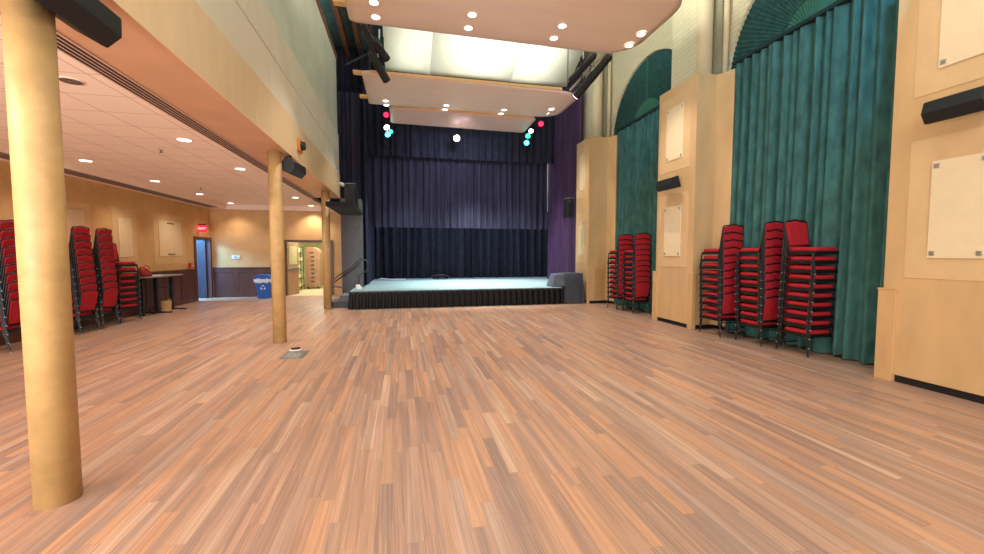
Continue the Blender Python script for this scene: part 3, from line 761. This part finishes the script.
# fascia fittings
t = thing('strobe_box', 'orange-brown box with black front mounted on the maple fascia', 'alarm box', (-2.0, 8.72, 3.72))
MB().box(0, 0.05, -0.13, 0.13, -0.12, 0.12).build('backbox', M['orange_box'], t, bevel=0.01)
MB().cyl((0.05, 0, 0), (0.12, 0, 0.0), 0.09, 0.075, n=18).build('cone', M['black'], t)
t = thing('security_camera', 'small white camera at far end of maple fascia', 'camera', (-2.0, 13.85, 3.85))
MB().cyl((0, 0, 0), (0.06, 0, 0), 0.05, n=14).build('mount', M['white'], t)
MB().cyl((0.05, 0, 0.0), (0.13, -0.02, -0.05), 0.05, 0.055, n=14).build('dome', M['white'], t)

# ------------------------------------------------------------------ stage lights
def par(label, loc, target, lens, r=0.10, L=0.26, light=None):
    t = thing('stage_light', label, 'stage light', loc)
    d = (Vector(target) - Vector(loc)).normalized()
    MB().cyl(-d * L, d * 0.02, r * 0.72, r, n=18).build('can', M['black'], t, smooth=False)
    MB().cyl(d * 0.02, d * 0.035, r * 0.9, n=18).build('lens', lens, t)
    u = d.cross(Vector((0, 0, 1))).normalized()
    MB().tube([u * (r + 0.02) - d * 0.08, u * (r + 0.02) - d * 0.08 + Vector((0, 0, r + 0.08)), -u * (r + 0.02) - d * 0.08 + Vector((0, 0, r + 0.08)), -u * (r + 0.02) - d * 0.08], 0.012, n=6).build('yoke', M['black'], t)
    px = -0.62 if loc[0] < 0 else (1.88 if loc[0] < 3 else 4.72); py = 14.98 if px == 1.88 else 14.85
    top = Vector((0, 0, r + 0.08)) - d * 0.08
    MB().tube([top, Vector((px, py, loc[2])) - Vector(loc) + Vector((0, 0, r + 0.08))], 0.014, n=6).build('clamp_arm', M['black'], t)
    if light: lamp('SPOT', 'stage_beam', Vector(loc) + d * 0.06, light[0], light[1], target, spot_size=light[2], spot_blend=0.8, shadow_soft_size=0.08)
    return t
cam = (0, 0, 1.6)
tl = (0.6, 4.0, 0.5)
par('red lens stage light, top of the left cluster', (-0.55, 13.8 + 0.8, 6.35), tl, M['led_red'], 0.09)
par('white lens stage light, middle of the left cluster', (-0.54, 14.6, 5.94), (1.5, 10, 0), M['led_white'], 0.10)
par('green lens stage light tucked between white and cyan ones at left', (-0.40, 14.65, 5.82), (1.5, 10, 0), M['led_green'], 0.07)
par('cyan lens stage light, bottom of the left cluster', (-0.51, 14.6, 5.70), (1.5, 10, 0), M['led_cyan'], 0.10)
par('bright warm stage light at the centre of the stage border', (1.88, 14.7, 5.74), (1.2, 6, 0), M['led_warm'], 0.12)
par('red lens stage light, top of the right cluster', (5.0, 14.6, 6.42), (2.5, 6, 0), M['led_red'], 0.10)
par('white-blue lens stage light, second in the right cluster', (4.62, 14.6, 6.14), (2.0, 8, 0), M['led_white'], 0.085)
par('green lens stage light, third in the right cluster', (4.50, 14.6, 5.95), (2.0, 8, 0), M['led_green'], 0.09)
par('cyan lens stage light, bottom of the right cluster', (4.45, 14.6, 5.70), (2.0, 8, 0), M['led_cyan'], 0.10)
# pipes that carry them
for lab, p0, p1 in (('vertical black lighting pipe carrying the left cluster', (-0.62, 14.85, 5.4), (-0.62, 14.85, 8.98)), ('vertical black lighting pipe carrying the right cluster', (4.72, 14.85, 5.4), (4.72, 14.85, 8.98)), ('vertical black pipe carrying the centre warm light', (1.88, 14.98, 5.6), (1.88, 14.98, 8.98))):
    tag(MB().cyl(p0, p1, 0.025, n=10).build('lighting_pipe', M['black'], loc=p0), lab, 'pipe')
# beams over the deck (bare spots without housings, added to brighten it)
for x, e, c in ((0.2, 1000, (0.75, 0.95, 1.0)), (2.6, 3000, (0.88, 1.0, 1.0)), (4.2, 1000, (0.85, 0.95, 1.0))):
    lamp('SPOT', 'deck_beam', (x, 14.3, 5.7), e, c, (x, 14.6, 0.5), spot_size=1.3, spot_blend=0.9, shadow_soft_size=0.15)
lamp('SPOT', 'purple_beam', (4.3, 14.3, 5.6), 480, (1.0, 0.55, 0.9), (6.0, 15.2, 1.2), spot_size=0.8, spot_blend=0.9, shadow_soft_size=0.1)
lamp('SPOT', 'curtain_beam', (2.0, 13.2, 5.9), 300, (0.75, 0.72, 1.0), (2.0, 16.0, 3.7), spot_size=2.2, spot_blend=0.9, shadow_soft_size=0.2)
lamp('SPOT', 'pier_beam', (3.2, 12.9, 5.7), 130, (1.0, 0.85, 0.6), (5.8, 12.7, 2.4), spot_size=0.7, spot_blend=0.9, shadow_soft_size=0.1)

# big tubular spotlights on pipes near the ceiling
def spotcan(label, a, b_, r=0.09, lens=None, hangz=8.95):
    """barrel from tail a to lens b"""
    a, b_ = Vector(a), Vector(b_); t = thing('spotlight', label, 'spotlight', a); d = (b_ - a)
    MB().cyl((0, 0, 0), d * 0.55, r * 0.8, r, n=16).cyl(d * 0.55, d, r * 0.95, n=16).cyl(-d.normalized() * 0.06, (0, 0, 0), r * 0.5, r * 0.75, n=16).build('barrel', M['black'], t)
    MB().cyl(d, d * 1.01, r * 0.85, n=16).build('lens', lens or M['glide'], t)
    m = d * 0.45; u = d.normalized().cross(Vector((0, 0, 1))).normalized()
    MB().tube([m + u * (r + 0.01), m + u * (r + 0.01) + Vector((0, 0, 0.22)), m - u * (r + 0.01) + Vector((0, 0, 0.22)), m - u * (r + 0.01)], 0.015, n=6).build('yoke', M['black'], t)
    MB().cyl(m + Vector((0, 0, 0.2)), m + Vector((0, 0, 0.42)), 0.018, n=8).build('clamp', M['silver'], t)
    return t
def C(px, py, Y):     # a point at hall depth Y seen along the photographed direction (measured once from the survey)
    f, yw, pt = 406.4, 0.2123, 0.0563
    r_ = Vector((math.cos(yw), -math.sin(yw), 0)); w_ = Vector((math.sin(yw) * math.cos(pt), math.cos(yw) * math.cos(pt), -math.sin(pt))); u_ = r_.cross(w_)
    d = r_ * ((px - 492) / f) - u_ * ((py - 277) / f) + w_
    return Vector((0, 0, 1.6)) + d * (Y / d.y)
spotcan('short black spotlight highest in the left lighting row', C(364, 27, 9.2), C(371, 42, 9.5), 0.085)
spotcan('long black spotlight in the middle of left lighting row', C(373, 40, 9.5), C(387, 59, 9.9), 0.095)
spotcan('long black spotlight lowest in the left lighting row', C(371, 53, 9.7), C(387, 81, 10.1), 0.10)
pa, pb = C(366, 20, 10.4), C(373, 60, 12.3)
pz = 7.35
tag(MB().tube([(-0.95, 8.8, 9.0), (-0.95, 8.8, 6.9), (-0.95, 10.4, 6.9), (-0.95, 10.4, 9.0)], 0.028, n=10).build('lighting_bar', M['black'], loc=(-0.95, 8.8, 6.9)), 'black lighting bar above the left row of spotlights', 'pipe')
tag(MB().tube([C(345, 65, 9.9), C(371, 52, 9.7)], 0.02, n=8).build('brace_pipe', M['black'], loc=C(345, 65, 9.9)), 'thin brace pipe from left wall to the spotlights', 'pipe')
spotcan('long black tubular spotlight, outer one at the right lighting bar', C(609, 57, 9.3), C(576, 96, 10.3), 0.11, M['led_pink'])
spotcan('long black tubular spotlight, inner one at the right lighting bar', C(594, 56, 9.6), C(571, 80, 10.4), 0.09)
tag(MB().tube([C(606, 52, 9.3), C(570, 90, 10.5)], 0.03, n=10).build('lighting_bar', M['pipe_dk'], loc=C(606, 52, 9.3)), 'grey lighting bar between the two right tubular spotlights', 'pipe')
spotcan('small spotlight below the right lighting bar with a glowing lens', C(588, 80, 9.9), C(577, 88, 10.2), 0.06, M['led_pink'])

# ------------------------------------------------------------------ stacking chairs
def make_chair():
    t = thing('stacking_chair', 'x', 'chair')
    # seat pad: rounded slab, waterfall front
    def pad(u, v):
        pass
    seat = MB(); n = 40; lv = [(0.357, 0.95), (0.368, 0.995), (0.395, 1.0), (0.414, 0.96), (0.422, 0.82)]
    vs = []; fs = []
    for z, s in lv:
        for k in range(n):
            a = 2 * PI * k / n; c, si = math.cos(a), math.sin(a); e = 0.3
            vs.append((0.205 * s * (abs(c) ** e) * (1 if c >= 0 else -1), 0.012 + 0.2 * s * (abs(si) ** e) * (1 if si >= 0 else -1), z))
    for l in range(len(lv) - 1):
        for k in range(n): fs.append((l*n+k, l*n+(k+1)%n, (l+1)*n+(k+1)%n, (l+1)*n+k))
    fs += [tuple(range(n - 1, -1, -1)), tuple(range((len(lv)-1)*n, len(lv)*n))]
    seat.add(vs, fs).build('seat', M['red'], t, smooth=True)
    fr = MB()
    fr.box(-0.2, 0.2, -0.19, 0.2, 0.338, 0.356)
    for s in (-1, 1): fr.box(s * 0.192, s * 0.21, -0.20, 0.21, 0.305, 0.354)
    fr.box(-0.2, 0.2, 0.195, 0.212, 0.305, 0.354); fr.box(-0.2, 0.2, -0.205, -0.188, 0.305, 0.354)
    fr.build('seat_frame', M['steel'], t, bevel=0.003)
    for s in (-1, 1):
        for y0, y1, nm in ((-0.19, -0.262, 'rear'), (0.185, 0.232, 'front')):
            l = MB().tube([(s * 0.219, y0, 0.35), (s * 0.221, (y0 + y1) / 2, 0.18), (s * 0.225, y1, 0.012)], 0.0115, n=8).build('leg', M['steel'], t)
            MB().cyl((s * 0.225, y1, 0.0), (s * 0.225, y1, 0.016), 0.0135, n=10).build('glide', M['glide'], l)
            MB().cyl((s * 0.221, (y0*0.85 + y1*0.15), 0.30), (s * 0.233, (y0*0.85 + y1*0.15), 0.30), 0.007, n=8).build('bumper', M['glide'], l)
    # crown-top back: pad and the black frame that rims it
    def yb(z): return -0.205 - 0.075 * (z - 0.4) / 0.46
    prof = []
    for x, z in ((0.193, 0.79), (0.188, 0.815), (0.172, 0.832), (0.11, 0.836), (0.075, 0.842), (0.04, 0.853), (0, 0.857), (-0.04, 0.853), (-0.075, 0.842), (-0.11, 0.836), (-0.172, 0.832), (-0.188, 0.815), (-0.193, 0.79)): prof.append((x, z))
    out = [(0.168, 0.455), (0.182, 0.62), (0.191, 0.74)] + prof + [(-0.191, 0.74), (-0.182, 0.62), (-0.168, 0.455)]
    n = len(out); vs = []; fs = []
    cx, cz = 0, 0.64
    for off, sc in ((-0.014, 0.90), (-0.020, 0.96) , (-0.008, 1.0), (0.010, 1.0), (0.022, 0.95), (0.026, 0.86)):
        for x, z in out:
            zz = cz + (z - cz) * sc; vs.append((x * sc, yb(zz) + off, zz))
    for l in range(5):
        for k in range(n): fs.append((l*n+k, l*n+(k+1)%n, (l+1)*n+(k+1)%n, (l+1)*n+k))
    fs += [tuple(range(n - 1, -1, -1)), tuple(range(5*n, 6*n))]
    bk = MB().add(vs, fs).build('backrest', M['red'], t, smooth=False)
    bm = bmesh.new(); bm.from_mesh(bk.data); bmesh.ops.recalc_face_normals(bm, faces=bm.faces); bm.to_mesh(bk.data); bm.free()
    for p in bk.data.polygons: p.use_smooth = len(p.vertices) == 4
    path = [(0.198, -0.19, 0.345), (0.196, yb(0.45), 0.45), (0.200, yb(0.62), 0.62), (0.202, yb(0.76), 0.76)]
    path += [(x * 1.05, yb(z) , z + 0.016) for x, z in prof]
    path += [(-0.202, yb(0.76), 0.76), (-0.200, yb(0.62), 0.62), (-0.196, yb(0.45), 0.45), (-0.198, -0.19, 0.345)]
    MB().tube(path, 0.0125, n=8).tube([(-0.196, yb(0.45), 0.45), (0.196, yb(0.45), 0.45)], 0.010, n=6).build('back_frame', M['steel'], t, smooth=True)
    st = MB().tube([(-0.222, -0.235, 0.14), (0.222, -0.235, 0.14)], 0.008, n=6)
    st.build('stretcher', M['steel'], t)
    return t
proto = make_chair(); used = [False]
for ch in list(proto.children):
    for q in [ch] + list(ch.children):
        q.data.transform(Matrix.Diagonal((1.10, 1.12, 1.0, 1.0)))
ORD = ['topmost', 'second from top', 'third from top', 'fourth from top', 'fifth from top', 'sixth from top', 'seventh from top', 'eighth from top', 'ninth from top']
PITCH = 0.143
def stack(x, y, rz, n, where, lean=0.006):
    dx, dy = -math.sin(rz), math.cos(rz)      # chair's forward (+y local)
    for k in range(n):
        c = proto if not used[0] else copy_tree(proto)
        used[0] = True
        c.location = (x + dx * lean * k, y + dy * lean * k, PITCH * k); c.rotation_euler = (0, 0, rz)
        top = n - 1 - k
        o_ = 'bottom' if k == 0 else ('second from bottom' if k == 1 else ORD[top])
        c['label'] = 'red chair, %s in %s' % (o_, where); c['category'] = 'chair'; c['group'] = 'chairs of ' + where
stack(6.30, 5.27, PI, 10, 'the right-hand stack nearest the camera')
stack(6.235, 6.08, 0, 10, 'the middle stack before the near green drape')
stack(6.14, 6.90, 0, 10, 'the stack beside the middle wood pier')
stack(6.21, 10.03, 0, 10, 'the nearer stack before the far drape', 0.004)
stack(6.16, 10.80, 0, 10, 'the farther stack before the far drape', 0.004)
stack(-6.585, 8.29, PI / 2, 10, 'the stack at the left picture edge', 0.008)
stack(-6.585, 9.80, PI / 2, 10, 'the tall stack just right of nearest column', 0.010)
stack(-6.585, 10.42, PI / 2, 10, 'the tall stack touching the short one', 0.008)
stack(-6.60, 11.24, -PI / 2 - 0.3, 8, 'the short stack by the high table', 0.002)

# ------------------------------------------------------------------ high table and small things by the left wall
t = thing('high_table', 'narrow high table with black pedestal legs against the dark wainscot', 'table', (-6.6, 13.0, 0))
MB().box(-0.30, 0.26, -1.05, 0.52, 0.985, 1.02).build('tabletop', M['tabletop'], t, bevel=0.006)
for yy in (-0.33, 0.42):
    l = MB().box(-0.04, 0.04, yy - 0.045, yy + 0.045, 0.04, 0.985).build('leg', M['black'], t, bevel=0.006)
    MB().box(-0.28, 0.36, yy - 0.03, yy + 0.03, 0.0, 0.035).box(-0.03, 0.03, yy - 0.2, yy + 0.2, 0.0, 0.03).build('foot', M['black'], l, bevel=0.006)
MB().box(-0.02, 0.02, -0.33, 0.42, 0.66, 0.70).build('crossbar', M['black'], t)
MB().box(-0.05, 0.05, -1.0, -0.94, 0, 0.985).build('leg', M['black'], t)
t = thing('cloth_bag', 'slumped dark red cloth bag lying on the high table', 'bag', (-6.55, 12.16, 1.02))
mb = MB(); n = 28; lv = [(0, 0.9), (0.05, 1.0), (0.14, 0.85), (0.22, 0.55), (0.26, 0.2)]
vs = []; fs = []
for z, s in lv:
    for k in range(n):
        a = 2*PI*k/n; w_ = 1 + 0.08 * math.sin(5 * a) + 0.05 * math.sin(8 * a + z * 20)
        vs.append((0.12 * s * w_ * math.cos(a), -0.14 * z / 0.26 + 0.21 * s * w_ * math.sin(a), z))
for l in range(len(lv)-1):
    for k in range(n): fs.append((l*n+k, l*n+(k+1)%n, (l+1)*n+(k+1)%n, (l+1)*n+k))
fs += [tuple(range(n-1, -1, -1)), tuple(range((len(lv)-1)*n, len(lv)*n))]
mb.add(vs, fs).build('body', M['redbag'], t, smooth=True)
MB().tube([(0.02, -0.14 + 0.28 * k / 10, 0.2 + 0.09 * math.sin(PI * k / 10)) for k in range(11)], 0.01, n=6).build('handle', M['redbag'], t)
t = thing('folded_papers', 'pale folded papers beside the red bag on high table', 'paper', (-6.5, 12.52, 1.02))
MB().box(-0.1, 0.1, -0.12, 0.12, 0, 0.012).box(-0.08, 0.09, -0.1, 0.1, 0.012, 0.022).build('sheets', M['white'], t)
t = thing('paper_bag', 'brown paper bag standing on the floor under the high table', 'bag', (-6.46, 12.86, 0))
MB().add([(-0.07,-0.1,0),(0.07,-0.1,0),(0.07,0.1,0),(-0.07,0.1,0),(-0.08,-0.105,0.31),(0.08,-0.11,0.32),(0.08,0.105,0.30),(-0.08,0.105,0.315)], [(3,2,1,0),(0,1,5,4),(1,2,6,5),(2,3,7,6),(3,0,4,7)]).build('sack', M['paper'], t, solid=0.004)
MB().tube([(0.08, -0.06, 0.30), (0.08, -0.04, 0.36), (0.08, 0.04, 0.36), (0.08, 0.06, 0.30)], 0.006, n=6).build('handle', M['paper'], t)
t = thing('fire_alarm_pull', 'small red fire alarm station on wall left of blue-lit door', 'alarm', (XL + 0.055, 15.2, 1.22))
MB().box(-0.05, 0.03, -0.07, 0.07, -0.08, 0.08).build('body', M['alarm'], t, bevel=0.01)
MB().box(0.03, 0.045, -0.045, 0.045, -0.01, 0.015).build('pull_bar', M['white'], t)
t = thing('exit_sign', 'glowing red exit sign over the blue-lit door', 'exit sign', (-6.80, 15.9, 2.36))
MB().box(-0.12, 0.13, -0.03, 0.03, 0, 0.24).build('sign_body', M['exit'], t, bevel=0.006)
MB().box(-0.2, 0.11, -0.025, 0.025, 0.24, 0.285).build('bracket', M['black'], t)
text('lettering', 'EXIT', 0.115, M['exit_text'], t, Matrix.Translation((0, -0.033, 0.12)) @ Matrix.Rotation(PI / 2, 4, 'X'))
t = thing('thermostat', 'small white control plate on ochre back wall', 'wall plate', (-6.12, YB, 1.49))
MB().box(-0.13, 0.13, -0.03, 0, -0.06, 0.06).build('plate', M['white'], t, bevel=0.008)
MB().box(-0.06, 0.06, -0.036, -0.03, -0.025, 0.025).build('display', M['glide'], t)
t = thing('card_reader', 'small grey plate on wall beside the double doors', 'wall plate', (-4.66, YB, 1.5))
MB().box(-0.06, 0.06, -0.03, 0, -0.1, 0.1).build('plate', M['glide'], t, bevel=0.008)

# recycling bin
t = thing('recycling_bin', 'blue recycling bin lined with clear bag by the back wall', 'bin', (-4.98, 16.15, 0))
a, b_ = 0.19, 0.245
MB().add([(-a,-a*0.8,0),(a,-a*0.8,0),(a,a*0.8,0),(-a,a*0.8,0),(-b_,-b_*0.8,0.62),(b_,-b_*0.8,0.62),(b_,b_*0.8,0.62),(-b_,b_*0.8,0.62)], [(3,2,1,0),(4,5,6,7),(0,1,5,4),(1,2,6,5),(2,3,7,6),(3,0,4,7)]).build('body', M['bin'], t, bevel=0.015)
mb = MB()
def bagf(u, v):
    a_ = 2*PI*u; e = 0.4; c, s = math.cos(a_), math.sin(a_); w_ = 1.06 + 0.05*math.sin(a_*9)+0.04*math.sin(a_*14+1)
    k = [0.97, 1.12, 1.06][int(v*2+0.01)]
    return (b_*k*w_*(abs(c)**e)*(1 if c>=0 else -1), b_*0.8*k*w_*(abs(s)**e)*(1 if s>=0 else -1), 0.56 + 0.17*v)
mb.grid(bagf, 72, 2).build('liner_bag', M['bag'], t, smooth=True)
mb = MB().prism([(-0.27, 0.0), (0.27, 0.0), (0.25, 0.1), (0.17, 0.165), (-0.17, 0.165), (-0.25, 0.1)], -0.215, 0.215, 'y')
mb.xf(Matrix.Translation((0, 0, 0.70))).build('lid', M['bin'], t, bevel=0.012)
rec = MB()
for k in range(3):
    R_ = Matrix.Translation((0, -0.178, 0.40)) @ Matrix.Rotation(math.radians(5), 4, 'X') @ Matrix.Rotation(k * 2 * PI / 3, 4, 'Y')
    arr = [(-0.05, 0.050), (0.012, 0.050), (0.012, 0.036), (0.052, 0.064), (0.012, 0.092), (0.012, 0.078), (-0.036, 0.078)]
    q = MB().prism(arr, -0.004, 0.004, 'y').xf(R_); rec.add(q.v, q.f)
rec.build('recycling_mark', M['white'], t)

# floor box
t = thing('floor_box', 'open grey metal floor plate set in the planks by second column', 'floor plate', (-1.72, 6.88, 0))
MB().box(-0.17, 0.17, -0.23, 0.25, 0, 0.006).build('plate', M['plate'], t, bevel=0.002)
MB().box(-0.13, 0.10, -0.16, 0.14, 0.006, 0.010).build('cover', plain('inner_plate', (150, 152, 144), 0.5, metal=0.4, var=0.25, scale=30), t)
for s in (-1, 1): MB().cyl((s * 0.13, -0.19, 0.006), (s * 0.13, -0.19, 0.010), 0.015, n=10).build('screw', M['glide'], t)
t = thing('floor_outlet_lid', 'small round lid on floor just behind the metal plate', 'floor outlet', (-1.80, 7.28, 0))
MB().cyl((0, 0, 0), (0, 0, 0.010), 0.095, n=24).build('ring', M['white'], t)
MB().cyl((0, 0.015, 0.010), (0, 0.015, 0.022), 0.078, n=24).build('cap', M['slot'], t)

# ------------------------------------------------------------------ corridor behind the double doors
cr = MB(); X0, X1, Y1 = -5.2, -2.0, 24.0
cr.box(X0 - 0.1, X0, YB + 0.15, Y1, 0, 2.8); cr.box(X1, X1 + 0.1, YB + 0.15, Y1, 0, 2.8); cr.box(X0, X1, Y1, Y1 + 0.1, 0, 2.8); cr.box(X0, X1, YB + 0.15, Y1, 2.7, 2.8)
struct(cr.build('wall_corridor', M['corr']))
struct(MB().box(X0 - 0.1, X1 + 0.1, YB, Y1, -0.2, 0.0).build('floor_corridor', M['corr_floor']))
lamp('AREA', 'corridor_light', (-3.3, 19.0, 2.65), 190, (1.0, 0.98, 0.8), (-3.3, 19.0, 0), shape='RECTANGLE', size=1.6, size_y=3.5)
# open door leaf
ang = math.radians(75)
t = thing('door_leaf', 'open tan door leaf with pane and push bar at the double doorway', 'door', (-4.40, YB + 0.10, 0), ang)
MB().box(0, 0.82, -0.022, 0.022, 0.01, 2.04).build('panel', M['doorleaf'], t, bevel=0.004)
MB().box(0.12, 0.68, -0.028, 0.028, 1.2, 1.92).build('vision_pane', M['glass_lt'], t)
b1 = MB().box(0.04, 0.78, -0.075, -0.022, 1.0, 1.08).build('push_bar', M['silver'], t, bevel=0.008)
MB().cyl((0.02, -0.022, 1.85), (0.02, 0.03, 1.85), 0.03, n=12).build('hinge', M['silver'], t)
# carts
t = thing('storage_cart', 'tall tan round-shouldered cart with slots down its side in the corridor', 'cart', (-4.13, 20.4, 0))
pl = [(-0.29, 0.1), (0.29, 0.1)] + [(0.29 - 0.30 + 0.30 * math.cos(k * PI / 16), 1.62 + 0.30 * math.sin(k * PI / 16)) for k in range(9)] + [(-0.29, 1.92)]
MB().prism(pl, -0.4, 0.4, 'y').build('shell', M['cart_tan'], t, bevel=0.01)
for k in range(8): MB().box(-0.06, 0.08, -0.42, -0.395, 0.32 + k * 0.19, 0.36 + k * 0.19).build('slot', M['black'], t)
for sx in (-0.22, 0.22): MB().cyl((sx - 0.02, -0.3, 0.05), (sx + 0.02, -0.3, 0.05), 0.05, n=12).build('caster', M['black'], t)
t = thing('shelf_rack', 'dark wire rack loaded with cream goods left of tan cart', 'rack', (-4.72, 19.6, 0))
r_ = MB()
for sx in (-0.2, 0.24):
    for sy in (-0.25, 0.25): r_.cyl((sx, sy, 0), (sx, sy, 1.95), 0.015, n=8)
r_.build('frame', M['black'], t)
for k in range(5):
    z = 0.12 + 0.38 * k
    MB().box(-0.2, 0.24, -0.25, 0.25, z, z + 0.02).build('shelf', M['black'], t)
    MB().box(-0.17 + 0.02 * (k % 2), 0.20 - 0.03 * (k % 3), -0.22, 0.2, z + 0.02, z + 0.18 + 0.06 * (k % 3)).build('goods', M['cart_cream'], t, bevel=0.02)
t = thing('corridor_sign', 'small teal sign on the corridor wall', 'sign', (X1, 19.2, 1.5))
MB().box(-0.02, 0, -0.12, 0.12, -0.1, 0.1).build('plate', M['teal_sign'], t)
# blue room behind the left doorway
br_ = MB()
br_.box(XL - 3.0, XL - 2.9, 14.5, 19.2, 0, 2.8); br_.box(XL - 2.9, XL - 0.15, 19.1, 19.2, 0, 2.8); br_.box(XL - 2.9, XL - 0.15, 14.5, 14.6, 0, 2.8); br_.box(XL - 3, XL - 0.15, 14.5, 19.2, 2.7, 2.8)
struct(br_.build('wall_side_room', M['blueroom']))
struct(MB().box(XL - 3, XL - 0.3, 14.5, 19.2, -0.2, 0).build('floor_side_room', M['corr_floor']))
lamp('AREA', 'side_room_light', (XL - 1.4, 15.6, 2.55), 420, (0.22, 0.58, 1.0), (XL - 1.2, 15.7, 0), shape='RECTANGLE', size=0.8, size_y=0.8)
t = thing('side_door_leaf', 'dark wood door leaf standing ajar into the blue-lit room', 'door', (XL - 0.10, 16.60, 0), math.radians(172))
MB().box(0, 0.86, -0.02, 0.02, 0.01, 2.08).build('panel', M['dkdoor'], t, bevel=0.004)
MB().cyl((0.78, -0.07, 1.0), (0.78, 0.07, 1.0), 0.02, n=10).build('handle', M['silver'], t)

# ------------------------------------------------------------------ general light
wd = bpy.data.worlds.new('world'); scn.world = wd; wd.use_nodes = True
bg = wd.node_tree.nodes['Background']; bg.inputs[0].default_value = (1.0, 0.97, 0.94, 1); bg.inputs[1].default_value = 1.3
# unseen fill added behind the camera to brighten the hall
lamp('AREA', 'rear_fill', (1.5, -2.2, 5.2), 170, (1.0, 0.96, 0.9), (2.0, 9.0, 2.2), shape='RECTANGLE', size=5.0, size_y=1.5)
# added fill facing up from the nearest cloud, brightens the upper walls
lamp('AREA', 'upper_fill', (2.2, 7.3, 6.3), 520, (1.0, 0.98, 0.88), (2.2, 7.3, 9), shape='RECTANGLE', size=5, size_y=0.8)

lamp('AREA', 'wing_fill', (-4.8, -2.0, 1.2), 580, (0.95, 0.98, 1.0), (-5.0, 7.0, 4.2), shape='RECTANGLE', size=4.0, size_y=1.5)  # low fill added behind the camera to lift the low ceiling
lamp('SPOT', 'blue_beam', (4.9, 3.0, 5.9), 190, (0.08, 0.55, 1.0), (6.6, 6.4, 4.0), spot_size=0.95, spot_blend=0.4, shadow_soft_size=0.05)
lamp('SPOT', 'blue_beam', (4.9, 8.4, 5.9), 60, (0.08, 0.55, 1.0), (6.6, 10.9, 4.6), spot_size=0.7, spot_blend=0.4, shadow_soft_size=0.05)
lamp('AREA', 'back_curtain_fill', (2.2, 17.0, 6.6), 300, (0.8, 0.85, 1.0), (2.2, 18.4, 1.5), shape='RECTANGLE', size=7, size_y=0.3)  # unseen strip lamp added to bring out the back curtain's folds
# ------------------------------------------------------------------ camera
cd = bpy.data.cameras.new('camera'); co = bpy.data.objects.new('camera', cd); COL.objects.link(co)
cd.sensor_width = 36; cd.sensor_fit = 'HORIZONTAL'; cd.lens = 406.4 / 984 * 36; cd.clip_end = 200; cd.clip_start = 0.05
yw, pt = 0.2123, 0.0563
fw = Vector((math.sin(yw) * math.cos(pt), math.cos(yw) * math.cos(pt), -math.sin(pt)))
co.location = (0, 0, 1.6); co.rotation_euler = fw.to_track_quat('-Z', 'Y').to_euler()
scn.camera = co
scn.view_settings.view_transform = 'Standard'
scn.view_settings.exposure = 0.0
